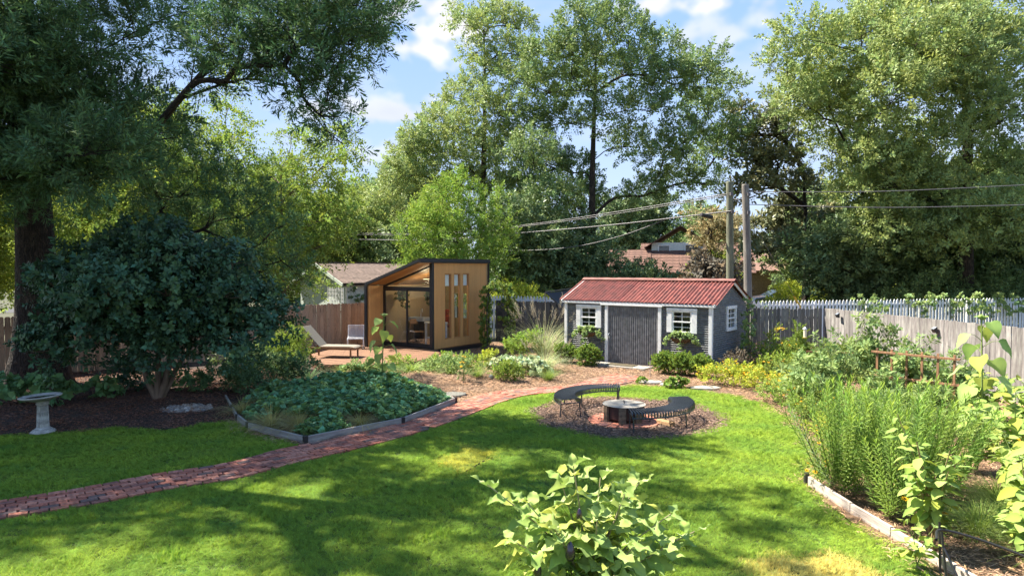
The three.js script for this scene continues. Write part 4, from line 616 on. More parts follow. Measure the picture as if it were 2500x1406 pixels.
function curvedBench(label, [cx, cz], a0, a1, group) { // angles in degrees; 0 = right, 90 = away from the viewer
  const o = thing('curved_bench', label, 'bench', [cx, 0, cz], 0, group), ri = 1.02, ro = 1.5, h = 0.43, rad = Math.PI / 180;
  const at = (r, a, y) => V(Math.cos(a * rad) * r, y, -Math.sin(a * rad) * r);
  // one slat: a flat bar whose ends roll down
  const prof = []; const add = (x, y) => prof.push([x, y]); const rr = 0.045, t = 0.012;
  for (let k = 0; k <= 5; k++) { const q = Math.PI - k / 5 * Math.PI / 2; add(ri + rr + Math.cos(q) * rr, h - rr + Math.sin(q) * rr); } for (let k = 0; k <= 5; k++) { const q = Math.PI / 2 - k / 5 * Math.PI / 2; add(ro - rr + Math.cos(q) * rr, h - rr + Math.sin(q) * rr); }
  const inner = prof.map(([x, y], i) => { const c = i < 6 ? [ri + rr, h - rr] : [ro - rr, h - rr]; const d = Math.hypot(x - c[0], y - c[1]); return [c[0] + (x - c[0]) * (d - t) / d, c[1] + (y - c[1]) * (d - t) / d]; }).reverse();
  const slat = prism([[ri, h - rr - 0.06], ...prof, [ro, h - rr - 0.06], [ro - t, h - rr - 0.06], ...inner, [ri + t, h - rr - 0.06]].reverse(), 0.024); slat.translate(0, 0, -0.012);
  const n = Math.round((a1 - a0) * rad * ri / 0.043);
  for (let i = 0; i <= n; i++) { const m = part('slat', slat, M.blackMetal, o); m.rotation.y = (a0 + (a1 - a0) * i / n) * rad; }
  const arc = (r, y) => Array.from({ length: 13 }, (_, i) => at(r, a0 + (a1 - a0) * i / 12, y));
  for (const r of [ri + 0.006, ro - 0.006]) part('seat_rail', tube(arc(r, h - rr - 0.065), 0.014, 0.014, 6, 24), M.blackMetal, o);
  part('seat_rail', tube(arc((ri + ro) / 2, h - 0.026), 0.014, 0.014, 6, 24), M.blackMetal, o);
  for (const a of [a0 + 1, (a0 + a1) / 2, a1 - 1]) for (const r of [ri + 0.02, ro - 0.02]) part('leg', tube([at(r, a, h - 0.1), at(r + (r < 1.2 ? -0.02 : 0.02), a, 0.012)], 0.015, 0.015, 8, 2), M.blackMetal, o);
  for (const a of [a0 + 1, (a0 + a1) / 2, a1 - 1]) part('cross_bar', bar(at(ri + 0.02, a, h - 0.1), at(ro - 0.02, a, h - 0.1), 0.012), M.blackMetal, o);
}
curvedBench('curved black slatted bench on the far left side of the fire pit', [2.42, -14.75], 84, 202, 'curved benches round the fire pit');
curvedBench('curved black slatted bench on the near right side of the fire pit', [2.36, -14.35], -92, 8, 'curved benches round the fire pit');
{ // bird bath
  const o = thing('bird_bath', 'pale stone bird bath on a fluted pedestal at the lawn edge', 'bird bath', [-9.13, 0.0, -13.05]);
  part('base', new THREE.LatheGeometry([[0.001, 0], [0.225, 0], [0.225, 0.03], [0.2, 0.06], [0.13, 0.1], [0.11, 0.13]].map((p) => new THREE.Vector2(...p)), 8), M.stone, o);
  const fl = []; for (let i = 0; i < 36; i++) { const a = i / 36 * 6.2832, r = i % 2 ? 0.092 : 0.108; fl.push(new THREE.Vector2(Math.cos(a) * r, Math.sin(a) * r)); }
  const g = new THREE.ExtrudeGeometry(new THREE.Shape(fl), { depth: 0.46, bevelEnabled: false, steps: 1 }); g.rotateX(-Math.PI / 2); const p = g.attributes.position; for (let i = 0; i < p.count; i++) { const k = 1 - 0.14 * p.getY(i) / 0.46; p.setX(i, p.getX(i) * k); p.setZ(i, p.getZ(i) * k); } g.computeVertexNormals(); g.translate(0, 0.11, 0); part('pedestal', metres(g), M.stone, o);
  part('collar', new THREE.LatheGeometry([[0.09, 0.55], [0.115, 0.57], [0.1, 0.6], [0.15, 0.64]].map((q) => new THREE.Vector2(...q)), 24), M.stone, o);
  const b = part('bowl', new THREE.LatheGeometry([[0.001, 0.63], [0.15, 0.63], [0.3, 0.68], [0.36, 0.705], [0.365, 0.725], [0.345, 0.735], [0.3, 0.72], [0.2, 0.68], [0.001, 0.665]].map((q) => new THREE.Vector2(...q)), 40), M.stone, o); b.rotation.z = 0.055; part('water', new THREE.CircleGeometry(0.27, 32).rotateX(-Math.PI / 2).translate(0, 0.708, 0), phys([0.02, 0.018, 0.016], 0.05, { clearcoat: 1 }), b);
}
{ // heap of round stones under the camellia
  const o = thing('cobble_pile', 'heap of small pale rounded stones on the dark mulch', 'stones', [-7.3, 0.03, -15.0]), r = seeded(61), mats = tones([[0.36, 0.32, 0.28], [0.44, 0.39, 0.34], [0.3, 0.29, 0.29], [0.42, 0.33, 0.26], [0.5, 0.48, 0.45]], 0.85, { map: repeat(T.coarse, 4) });
  const geos = [0, 1, 2].map((k) => { const g = new THREE.IcosahedronGeometry(0.055, 1), p = g.attributes.position; for (let i = 0; i < p.count; i++) { const x = p.getX(i), y = p.getY(i), z = p.getZ(i), q = 1 + 0.3 * noise3(x * 22 + k * 9, y * 22, z * 22); p.setXYZ(i, x * q * 1.2, y * q * 0.75, z * q); } g.computeVertexNormals(); return metres(g); });
  for (let i = 0; i < 190; i++) { const a = r() * 6.28, q = Math.sqrt(r()), x = Math.cos(a) * q * 0.55, z = Math.sin(a) * q * 0.42, m = part('cobble', geos[i % 3], mats[Math.floor(r() * 5)], o); m.position.set(x, 0.02 + (1 - q) * 0.09 * r(), z); m.rotation.set(r() * 0.6, r() * 6, r() * 0.6); m.scale.setScalar(0.55 + r() * 0.75); }
}
{ // planter edging with black corner brackets
  const o = thing('planter_edging', 'gray timber edging with black corner brackets round the vine bed', 'edging', [-3.76, 0, -12.19]), P = [[-7.0, -16.4], [-6.25, -15.0], [-5.74, -14.03], [-5.24, -13.3], [-3.76, -12.19], [-2.24, -13.73], [-1.34, -15.85], [-1.72, -16.4]].map(([x, z]) => [x + 3.76, z + 12.19]);
  for (let i = 0; i < P.length - 1; i++) { const [a, b] = [P[i], P[i + 1]], L = Math.hypot(b[0] - a[0], b[1] - a[1]), m = part('edging_board', rbx(L - 0.05, 0.15, 0.04, 0.006), M.edging, o); m.position.set((a[0] + b[0]) / 2, 0.075 + (i < 2 ? -0.03 : 0), (a[1] + b[1]) / 2); m.rotation.y = Math.atan2(-(b[1] - a[1]), b[0] - a[0]); if (i) part('bracket', bx(0.075, 0.158, 0.075, a[0], 0.079, a[1], 0, 0.7), M.black, o); }
}
{ // pale board edging at the right border of the lawn
  const o = thing('border_edging', 'pale timber board edging between the lawn and the feathery plants', 'edging', [4.42, 0, -9.7]), P = [[4.36, -9.82], [4.42, -8.7], [4.5, -7.9], [4.6, -6.9], [4.8, -5.6]].map(([x, z]) => [x - 4.42, z + 9.7]);
  for (let i = 0; i < P.length - 1; i++) { const [a, b] = [P[i], P[i + 1]], L = Math.hypot(b[0] - a[0], b[1] - a[1]), m = part('edging_board', rbx(L - 0.012, 0.16, 0.042, 0.006), M.edgingPale, o); m.position.set((a[0] + b[0]) / 2, 0.075 - i * 0.008, (a[1] + b[1]) / 2); m.rotation.y = Math.atan2(-(b[1] - a[1]), b[0] - a[0]); }
  part('end_post', bx(0.06, 0.2, 0.06, P[0][0] - 0.02, 0.09, P[0][1] - 0.04), M.black, o);
}
for (const [x, z, sx, sz, l] of [[3.85, -18.62, 0.34, 0.22, 'flat round stepping stone nearest the end of the brick path'], [4.3, -18.28, 0.25, 0.2, 'flat stepping stone partly under the small leafy plant'], [5.12, -17.72, 0.4, 0.22, 'flat stepping stone between the leafy plant and the yellow flowers'], [-1.45, -16.75, 0.33, 0.26, 'gray flat stone behind the corner of the vine bed']]) {
  const pts = Array.from({ length: 11 }, (_, i) => { const a = i / 11 * 6.283, k = 1 + 0.13 * noise2(Math.cos(a) + x * 3, Math.sin(a) + z); return [Math.cos(a) * sx * k, Math.sin(a) * sz * k]; }); const g = prism(pts, 0.05, 0.012); g.rotateX(-Math.PI / 2);
  const m = part(numbered('stepping_stone'), metres(g), x < 0 ? std([0.2, 0.2, 0.18], 0.9, { map: repeat(T.coarse, 2) }) : M.concrete, scene); tag(m, l, 'stone', 'stepping stones'); m.position.set(x, bedY(x, z) - 0.01, z);
}
{ // chaise on the deck
  const o = thing('chaise_longue', 'taupe woven chaise longue with raised back on the deck', 'lounger', [-5.9, 0.25, -22.45], -0.14);
  const side = (pts, w, t) => { const s = prism([...pts, ...pts.map(([x, y]) => [x, y - t]).reverse()].reverse(), w); s.translate(0, 0, -w / 2); return s; };
  part('seat_mesh', side([[-0.42, 0.385], [0.6, 0.385], [0.74, 0.37], [0.8, 0.33]], 0.62, 0.025), M.wicker, o);
  part('back_mesh', side([[-1.02, 1.02], [-1.0, 1.02], [-0.42, 0.395]], 0.62, 0.03), M.wicker, o);
  for (const z of [-0.32, 0.32]) { part('side_rail', rbx(1.6, 0.085, 0.035, 0.006, 0.0, 0.315, z), M.teak, o); part('back_rail', bar(V(-0.42, 0.37, z * 0.98), V(-1.03, 1.03, z * 0.98), 0.016, 8), M.wicker, o); for (const x of [-0.72, 0.66]) part('leg', rbx(0.05, 0.3, 0.05, 0.006, x, 0.15, z), M.teak, o); }
  part('end_rail', rbx(0.04, 0.07, 0.6, 0.006, 0.78, 0.3, 0), M.teak, o); part('prop', bar(V(-0.6, 0.32, 0.2), V(-0.85, 0.8, 0.2), 0.012), M.teak, o);
}
{ // slatted metal chair beside the studio
  const o = thing('metal_chair', 'white slatted metal chair against the fence beside the studio', 'chair', [-5.75, 0.25, -24.75], 0.16), tubeM = std([0.66, 0.67, 0.7], 0.4);
  for (let i = 0; i < 15; i++) { const x = -0.25 + i * 0.0357; part('slat', tube([[x, 0.86, -0.3], [x, 0.8, -0.31], [x, 0.5, -0.22], [x, 0.415, -0.17], [x, 0.4, -0.1], [x, 0.42, 0.12], [x, 0.4, 0.2], [x, 0.36, 0.22]], 0.0085, 0.0085, 5, 16), tubeM, o); }
  for (const s of [-1, 1]) { part('leg', tube([[s * 0.28, 0.0, 0.2], [s * 0.28, 0.34, 0.2], [s * 0.28, 0.4, 0.14], [s * 0.28, 0.4, -0.16], [s * 0.28, 0.84, -0.3]], 0.012, 0.012, 6, 18), tubeM, o); part('leg', bar(V(s * 0.28, 0.4, -0.16), V(s * 0.28, 0.0, -0.34), 0.012), tubeM, o); }
  part('cross_bar', join([bar(V(-0.28, 0.84, -0.305), V(0.28, 0.84, -0.305), 0.01), bar(V(-0.28, 0.38, -0.17), V(0.28, 0.38, -0.17), 0.01), bar(V(-0.28, 0.385, 0.17), V(0.28, 0.385, 0.17), 0.01)]), tubeM, o);
  part('caster', new THREE.TorusGeometry(0.045, 0.016, 6, 16).translate(0.28, 0.05, 0.26), M.black, o);
}
{ // poles and wires
  const p1 = thing('utility_pole', 'greenish utility pole standing left of its gray twin', 'pole', [8.16, 0, -25.25]); part('shaft', tube([[0, -0.2, 0], [0.0, 3, 0.0], [-0.05, 6.4, 0]], 0.145, 0.125, 18, 8), M.poleGreen, p1); part('top_cap', cyl(0.125, 0.11, 0.03, -0.05, 6.41, 0, 18), M.poleGreen, p1);
  const p2 = thing('utility_pole', 'gray weathered utility pole right of its greenish twin', 'pole', [8.5, 0, -24.45]); part('shaft', tube([[0.08, -0.2, 0], [0.04, 3, 0.0], [-0.08, 6.2, 0]], 0.15, 0.125, 18, 8), M.pole, p2); part('top_cap', cyl(0.125, 0.11, 0.03, -0.08, 6.21, 0, 18), M.pole, p2);
  for (const [y, s] of [[5.95, 1], [5.3, -1]]) { part('bolt_clamp', bx(0.1, 0.12, 0.1, s * -0.02, y, 0.15), M.cable, p1); part('bolt_clamp', bx(0.1, 0.12, 0.1, 0, y - 0.1, 0.15), M.cable, p2); }
  const wire = (label, pts, r) => { const c = new THREE.CatmullRomCurve3(pts.map((q) => V(...q))); tag(part(numbered('overhead_cable'), tube(c.getPoints(24), r, r, 5, 48), M.cable, scene), label, 'cable', 'overhead cables'); };
  wire('topmost overhead cable left of the poles, above its close twin', [[8.12, 5.98, -25.1], [4.4, 5.58, -28.6], [0.78, 5.27, -32], [-4, 5.1, -36.5], [-12, 5.5, -44]], 0.018);
  wire('second overhead cable left of the poles, just under the topmost', [[8.12, 5.92, -25.1], [4.4, 5.5, -28.6], [0.7, 5.2, -32], [-4, 5.03, -36.5], [-12, 5.4, -44]], 0.014);
  wire('thick black cable with the splice case left of the poles', [[8.12, 5.32, -25.1], [4.3, 5.04, -28.6], [0.4, 4.87, -32], [-4, 4.75, -36.5], [-12, 5.1, -44]], 0.024);
  wire('lowest sagging cable crossing in front of the central tree trunk', [[6.2, 5.17, -26.9], [4.7, 4.6, -28.3], [2.9, 4.18, -30], [0.8, 4.05, -32], [-3, 4.2, -35.5]], 0.016);
  wire('upper overhead cable running right from the gray pole', [[8.42, 5.95, -24.4], [12.6, 5.85, -23.4], [18, 6.0, -22.4]], 0.014);
  wire('lower overhead cable running right from the gray pole', [[8.44, 5.5, -24.4], [12.6, 5.28, -23.2], [18, 5.3, -22.2]], 0.014);
  wire('short cable joining the two utility poles', [[8.16, 5.8, -25.1], [8.3, 5.72, -24.8], [8.45, 5.85, -24.5]], 0.012);
  const sp = thing('splice_case', 'black cylindrical splice case hung on the cable beside the poles', 'cable box', [7.4, 5.27, -25.75], 0.74); part('case', cyl(0.075, 0.075, 0.72, 0, -0.08, 0, 16, 0, 0, Math.PI / 2 - 0.06), M.black, sp); for (const x of [-0.37, 0.37]) part('end_cap', cyl(0.05, 0.07, 0.06, x, -0.08 - x * 0.06, 0, 14, 0, 0, x < 0 ? -Math.PI / 2 : Math.PI / 2), M.cable, sp); for (const x of [-0.25, 0.25]) part('strap', bar(V(x, -0.02, 0), V(x, 0.1, 0), 0.01), M.cable, sp);
  const gy = thing('guy_wire', 'thin guy wire with yellow guard sloping behind the picket fence', 'cable', [8.62, 5.0, -24.45]); part('wire', bar(V(0, 0, 0), V(3.9, -5.0, -2.6), 0.008, 5), M.cable, gy); part('guard', bar(V(2.25, -2.885, -1.5), V(3.25, -4.167, -2.167), 0.035, 8), M.yellow, gy);
}
for (const [x, y, z, l] of [[10.84, 1.62, -22.3, 'black solar lamp on the gray fence nearest its far corner'], [11.42, 1.52, -18.1, 'black solar lamp at the middle of the gray fence'], [11.86, 1.5, -14.8, 'black solar lamp on the gray fence at the right edge']]) {
  const o = thing('fence_lamp', l, 'lamp', [x, y, z], 0, 'solar lamps on the gray fence'); part('housing', prism([[0, 0], [0.05, 0.0], [0.1, 0.09], [0, 0.16]].map(([a, b]) => [-a, b]).reverse(), 0.13).translate(-0.02, -0.05, -0.065), M.black, o); part('solar_panel', bx(0.1, 0.008, 0.125, -0.075, 0.08, 0, 0, 0, 0.62), phys([0.25, 0.27, 0.3], 0.2, { clearcoat: 1 }), o);
}
{ // bird feeder on a hook
  const o = thing('bird_feeder', 'small bird feeder hanging from a black shepherd hook', 'bird feeder', [9.3, 0, -21.0]); part('hook_pole', tube([[0.05, 0, 0], [0.03, 1.2, 0], [-0.02, 1.6, 0], [-0.1, 1.68, 0], [-0.16, 1.6, 0]], 0.01, 0.008, 6, 24), M.black, o);
  const f = part('feeder_tube', cyl(0.045, 0.045, 0.26, -0.16, 1.18, 0, 12), phys([0.75, 0.7, 0.55], 0.3, { clearcoat: 0.6 }), o); part('feeder_cap', cyl(0.07, 0.02, 0.06, -0.16, 1.34, 0, 12), M.chrome, f); part('feeder_tray', cyl(0.06, 0.07, 0.02, -0.16, 1.04, 0, 12), M.yellow, f); part('hanger', bar(V(-0.16, 1.37, 0), V(-0.16, 1.6, 0), 0.003), M.black, f);
  const l = thing('path_light', 'thin metal stake light beside the shed step', 'lamp', [4.05, 0.02, -19.7]); part('stake', bar(V(0, 0, 0), V(0, 0.5, 0), 0.012), M.chrome, l); part('head', cyl(0.02, 0.02, 0.07, 0, 0.53, 0, 10), M.black, l);
}
{ // cedar trellis
  const o = thing('wooden_trellis', 'reddish wooden trellis frame standing among the tomato plants', 'trellis', [7.95, 0, -14.75], Math.atan2(-1.25, 0.95)); const L = 1.62;
  for (let i = 0; i < 6; i++) part('upright', rbx(0.045, 1.46, 0.03, 0.004, 0.06 + i * (L - 0.12) / 5, 0.73, 0), M.trellis, o); for (const y of [0.32, 0.86, 1.38]) part('rail', rbx(L + 0.1, 0.045, 0.028, 0.004, L / 2, y, 0.03), M.trellis, o);
  const b = thing('wooden_trellis', 'second wooden trellis half hidden behind the tomato plants', 'trellis', [7.15, 0, -16.2], Math.atan2(-0.6, 1.2)); for (let i = 0; i < 4; i++) part('upright', rbx(0.045, 1.3, 0.03, 0.004, 0.06 + i * 0.42, 0.65, 0), M.cedar, b); for (const y of [0.6, 1.2]) part('rail', rbx(1.5, 0.045, 0.028, 0.004, 0.7, y, 0.03), M.cedar, b);
}
{ // black stakes and irrigation pipe
  const o = thing('pipe_hoop', 'black pipe on two stakes in the front right corner', 'stakes', [4.35, 0, -6.6]); part('stake', tube([[-0.06, 0, 0.05], [-0.1, 0.6, 0]], 0.014, 0.012, 8, 3), M.black, o); part('stake', tube([[0.12, 0, -0.35], [0.1, 0.56, -0.35]], 0.014, 0.012, 8, 3), M.black, o); part('stake', tube([[0.0, 0, 0.3], [-0.09, 0.45, 0.02]], 0.012, 0.012, 8, 3), M.black, o);
  part('pipe', tube([[-0.12, 0.5, -0.05], [0.1, 0.49, -0.33], [0.45, 0.42, -0.25], [0.85, 0.3, 0.05], [1.2, 0.1, 0.5]], 0.013, 0.013, 8, 20), M.black, o);
}
{ // garden arch
  const o = thing('garden_arch', 'thin metal garden arch covered in climbing vine beside the studio', 'arch', [-0.55, 0, -25.9], 0.25);
  for (const z of [-0.2, 0.2]) part('hoop', tube([[-0.45, 0, z], [-0.45, 1.8, z], [-0.32, 2.25, z], [0, 2.42, z], [0.32, 2.25, z], [0.45, 1.8, z], [0.45, 0, z]], 0.014, 0.014, 6, 36), M.black, o);
  for (const s of [-1, 1]) for (let i = 0; i < 8; i++) part('rung', bar(V(s * 0.45, 0.2 + i * 0.23, -0.2), V(s * 0.45, 0.2 + i * 0.23, 0.2), 0.006, 5), M.black, o); for (const [x, y] of [[-0.32, 2.25], [0, 2.42], [0.32, 2.25]]) part('rung', bar(V(x, y, -0.2), V(x, y, 0.2), 0.006, 5), M.black, o);
}
{ // dark shade cloth behind the shed
  const o = thing('shade_canopy', 'black fabric canopy on thin poles behind the left end of the shed', 'canopy', [1.25, 0, -25.6]);
  const A = V(0.0, 2.3, 0.2), B = V(1.25, 2.45, -0.4), C = V(1.0, 1.45, 0.5), D = V(1.7, 2.0, -0.5), p = [], idx = []; const N = 8;
  for (let i = 0; i <= N; i++) for (let j = 0; j <= N; j++) { const u = i / N, v = j / N, q = A.clone().lerp(B, u).lerp(C.clone().lerp(D, u), v); q.y -= 0.2 * u * (1 - u) + 0.25 * v * (1 - v); p.push(q.x, q.y, q.z); }
  for (let i = 0; i < N; i++) for (let j = 0; j < N; j++) { const a = i * (N + 1) + j; idx.push(a, a + 1, a + N + 1, a + 1, a + N + 2, a + N + 1); }
  const g = new THREE.BufferGeometry(); g.setAttribute('position', new THREE.Float32BufferAttribute(p, 3)); g.setIndex(idx); g.computeVertexNormals(); const cloth = M.black.clone(); cloth.side = THREE.DoubleSide; part('cloth', g, cloth, o);
  part('edge_pole', bar(A, B, 0.022), M.black, o); part('edge_pole', bar(A, C, 0.022), M.black, o); part('support_pole', bar(V(0.05, 0, 0.2), A, 0.014), M.pole, o); part('support_pole', bar(V(1.2, 0, -0.4), B, 0.014), M.pole, o);
}
{ // parked car across the street, mostly behind the picket fence
  const o = thing('parked_car', 'dark blue sedan parked beyond the picket fence', 'car', [21.2, 0, -54], 0.08), paint = phys([0.028, 0.042, 0.065], 0.3, { clearcoat: 1, clearcoatRoughness: 0.08 }), dark = phys([0.012, 0.016, 0.02], 0.06, { clearcoat: 1 });
  part('body', prism([[-2.3, 0.35], [2.3, 0.35], [2.35, 0.6], [2.25, 0.9], [1.6, 0.98], [-1.0, 0.98], [-2.1, 0.84], [-2.35, 0.6]], 1.7, 0.05).translate(0, 0, -0.85), paint, o);
  const cab = part('cabin', prism([[-1.15, 0.96], [1.75, 0.96], [1.05, 1.4], [0.4, 1.47], [-0.2, 1.44]], 1.4, 0.04).translate(0, 0, -0.7), paint, o);
  part('side_window', prism([[-0.92, 1.0], [0.2, 1.0], [0.2, 1.39], [-0.18, 1.37]], 1.5).translate(0, 0, -0.75), dark, cab); part('side_window', prism([[0.27, 1.0], [1.35, 1.0], [0.95, 1.34], [0.38, 1.4], [0.27, 1.39]], 1.5).translate(0, 0, -0.75), dark, cab);
  for (const x of [-1.45, 1.4]) for (const z of [-0.82, 0.82]) { const w = part('wheel', cyl(0.33, 0.33, 0.2, x, 0.33, z, 20, Math.PI / 2), M.black, o); part('rim', cyl(0.2, 0.2, 0.22, x, 0.33, z, 12, Math.PI / 2), M.chrome, w); }
  for (const z of [-0.6, 0.6]) part('headlight', rbx(0.1, 0.12, 0.35, 0.02, -2.33, 0.7, z), std([0.8, 0.8, 0.8], 0.2), o);
  const road = new THREE.PlaneGeometry(120, 7); road.rotateX(-Math.PI / 2); road.translate(20, -0.015, -52.5); structure('road', metres(road), std([0.06, 0.06, 0.062], 0.95, { map: repeat(T.speckle, 0.3) }));
}

// ------------------------------------------------------------------ trees
{
  const arm = [[4.1,9.4,-0.9,1.0],[4.9,8.9,-0.2,1.0],[5.4,9.2,-0.6,1.0],[6.4,8.8,0.4,1.0],[7.1,8.9,0.6,1.0],[7.4,8.7,0.1,0.9],[7.8,8.8,0.7,0.7],[7.2,8.2,0.2,0.8],[7.3,8.4,-0.9,0.5],[6.6,8.3,0.3,0.8],[6.2,8.0,1.0,0.6],[7.1,7.5,0.9,0.6],[5.9,7.6,0.7,0.6],[5.1,8.3,-0.6,0.6],[6.4,7.6,0.3,0.6],[6.2,7.0,0.4,0.5],[6.9,7.0,0.8,0.5],[5.4,7.6,-1.0,0.5],[4.5,8.2,0.2,0.8],[4.3,7.7,0.6,0.7],[5.1,7.9,0.9,0.5],[4.7,7.2,0.9,0.5],[7.0,6.5,0.7,0.35],[6.9,6.1,-0.4,0.35],[6.7,6.5,0.7,0.4]].map(([x, y, z, r]) => [x + 2.05, y, z + 2.8, r * 1.08, 1.25]);
  const main = crownClumps(101, 56, [-1.8, 11.2, 2.0], [7.4, 6.2, 7.6], [1.2, 1.8], 0.35);
  const low = crownClumps(102, 64, [-0.9, 6.9, 3.0], [5.2, 2.4, 5.2], [0.95, 1.4], 0.15);
  const fillR = seeded(55), fill = Array.from({ length: 22 }, () => [0.8 + fillR() * 4.2, 5.0 + fillR() * 2.6, 1.6 + fillR() * 3.6, 0.75 + fillR() * 0.4]);
  const drop = [[3.5, 6.4, -0.7, 0.8], [4.3, 5.9, -0.7, 0.75], [5.0, 5.3, -0.7, 0.75], [5.4, 4.6, -0.6, 0.7], [5.9, 3.95, -0.7, 0.7], [6.45, 3.4, -0.6, 0.6], [6.9, 2.85, -0.7, 0.45], [2.5, 5.9, -0.7, 0.8], [3.7, 5.2, -0.5, 0.75], [4.5, 4.5, -0.7, 0.7], [3.1, 4.75, -0.6, 0.7], [3.9, 4.2, -0.7, 0.6], [5.2, 3.7, -0.9, 0.6], [5.8, 3.0, -0.8, 0.5], [6.4, 4.4, -0.9, 0.5], [6.0, 5.0, -0.6, 0.5]];
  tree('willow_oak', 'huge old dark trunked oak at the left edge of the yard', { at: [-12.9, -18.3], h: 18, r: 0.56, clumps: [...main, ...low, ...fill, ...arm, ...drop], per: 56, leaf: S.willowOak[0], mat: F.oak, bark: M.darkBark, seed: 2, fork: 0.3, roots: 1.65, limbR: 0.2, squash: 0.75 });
}
tree('willow_oak', 'second old oak just outside the left edge, shading the near lawn', { at: [-15.5, -12.4], h: 14, r: 0.42, clumps: crownClumps(130, 15, [6.0, 11.9, -0.6], [5.8, 2.9, 3.8], [0.7, 1.05], 0.1), per: 95, leaf: S.willowOak[0], mat: F.oak, bark: M.darkBark, seed: 14, fork: 0.45 });
tree('oak_tree', 'broad crowned oak with a bare straight trunk standing behind the red roofed shed', { at: [4.55, -38], h: 15.5, r: 0.3, clumps: [[-2.6,14.3,1.3,1.6],[-0.9,16.0,2.0,1.5],[0.9,17.2,0.5,1.4],[1.6,15.5,1.7,1.5],[-1.3,14.5,2.2,1.5],[-2.7,12.8,0.5,1.6],[-3.6,11.5,-2.1,1.5],[-1.7,11.6,-1.5,1.4],[0.4,14.7,-1.3,1.6],[2.3,13.6,1.4,1.6],[3.9,15.4,-0.2,1.3],[4.3,13.1,1.1,1.6],[2.9,11.6,1.6,1.5],[5.2,13.5,2.0,1.2],[6.2,14.3,1.4,0.9],[6.8,12.5,-2.1,1.5],[7.9,13.6,-1.6,1.1],[8.3,10.9,-1.5,1.3],[7.4,9.8,-1.5,1.4],[4.9,10.1,1.5,1.4],[3.7,9.1,1.0,1.4],[2.2,10.1,-0.6,1.3],[-2.6,9.2,-1.2,1.5],[-0.9,8.8,-1.8,1.5],[-3.6,8.1,-1.9,1.5],[-2.4,6.8,2.1,1.6],[2.9,7.3,-0.5,1.3],[4.8,8.0,-0.9,1.3],[6.3,7.9,0,1.2],[0.5,11.4,1.6,1.3],[-0.7,13.1,0.1,1.2],[-3.5,9.2,2.1,1.4],[-0.4,7.4,-2.2,1.6],[-0.9,6.0,-1.8,1.4],[-2.7,5.4,-0.2,1.4]], per: 50, leaf: S.oak, mat: F.oakFar, seed: 3, fork: 0.4 });
tree('oak_tree', 'tall narrow topped oak behind the studio, left of the central tree', { at: [-1.8, -42], h: 18, r: 0.3, clumps: [[-0.9,17.8,1.0,1.1],[-1.5,19.4,-2.0,0.8],[0.3,18.6,-0.4,1.1],[1.3,19.6,-1.9,1.1],[2.3,18.5,-1.7,1.2],[-0.5,16.4,0,1.0],[1.5,16.3,0.4,1.3],[2.8,16.3,-0.5,1.2],[0.5,15.3,0.3,1.0],[2.3,14.2,1.7,1.4],[-0.7,13.9,1.0,1.2],[-1.9,13.8,-1.6,1.3],[0.4,12.6,2.3,1.2],[1.5,12.2,2.3,1.3],[-2.6,12.3,-0.6,1.3],[-1.2,11.4,1.1,1.4],[-3.0,10.9,-0.2,1.4],[-4.3,9.9,0.1,1.4],[-1.9,9.5,0.8,1.6],[-0.6,10.6,-2.5,1.5],[0.8,10.6,1.5,1.3],[-4.0,11.1,0.4,1.1],[-4.8,8.7,1.5,1.3],[-3.6,8.5,-0.7,1.5],[-5.4,7.5,1.1,1.1],[1.8,9.6,0.7,1.5],[1.0,8.3,-1.2,1.7],[2.5,7.0,0.9,1.6],[-0.8,8.2,-0.3,1.5],[2.3,5.5,-2.0,1.8],[1.3,4.0,2.0,1.6],[3.0,3.6,2.2,1.5],[-4.6,10.2,1.4,0.9]], per: 50, leaf: S.oak, mat: F.oakPale, seed: 4, fork: 0.35 });
tree('oak_tree', 'very large pale green oak filling the right side behind the picket fence', { at: [22.9, -34], h: 17, r: 0.42, clumps: [...crownClumps(105, 84, [-2.8, 11.0, 0], [8.8, 8.2, 6.0], [1.1, 1.8], 0.4).filter((c) => !(c[0] < -6.2 && c[1] < 10.2)), [-5, 5.2, 2, 1.5], [-2.5, 4.4, 3, 1.5], [0.5, 4.6, 3.5, 1.6], [2.5, 4.3, 3, 1.5], [-1, 5.4, 4, 1.4], [1.6, 5.6, 4.2, 1.4], [-9.2, 13.6, 0, 1.1], [-8.9, 11, 1, 1.2]], per: 42, leaf: S.oak, mat: F.oakPale, seed: 5, fork: 0.3, lean: [-0.05, 0] });
tree('magnolia_tree', 'open dark magnolia with crooked limbs right of the utility poles', { at: [17.4, -40], h: 9.2, r: 0.27, clumps: [[-3.3,12.5,-1.1,0.8],[-2.5,11.1,-0.5,0.9],[-2.4,11.5,1.1,0.9],[-3.4,9.5,0.7,1],[-2.2,9.2,1.3,1.1],[-1.1,10.5,0.2,0.8],[-3.3,7.9,1.8,1],[-0.2,8.2,-0.8,1.1],[-0.6,6.6,-1.6,1.2],[-1.7,5.6,-1.8,1.1],[0.9,5.5,-0.9,1.2],[2.6,6.1,-1.8,1.2],[-3.6,4.0,1.9,1.1],[-1.5,4.5,0.8,1.0],[1.6,4.1,-1.9,1.1],[-3.8,11.0,-1.1,0.7],[-4.2,7.6,0.4,0.8]], per: 66, leaf: S.big, mat: F.magnolia, bark: M.darkBark, seed: 6, fork: 0.25, limbR: 0.5, shell: 0.35 });
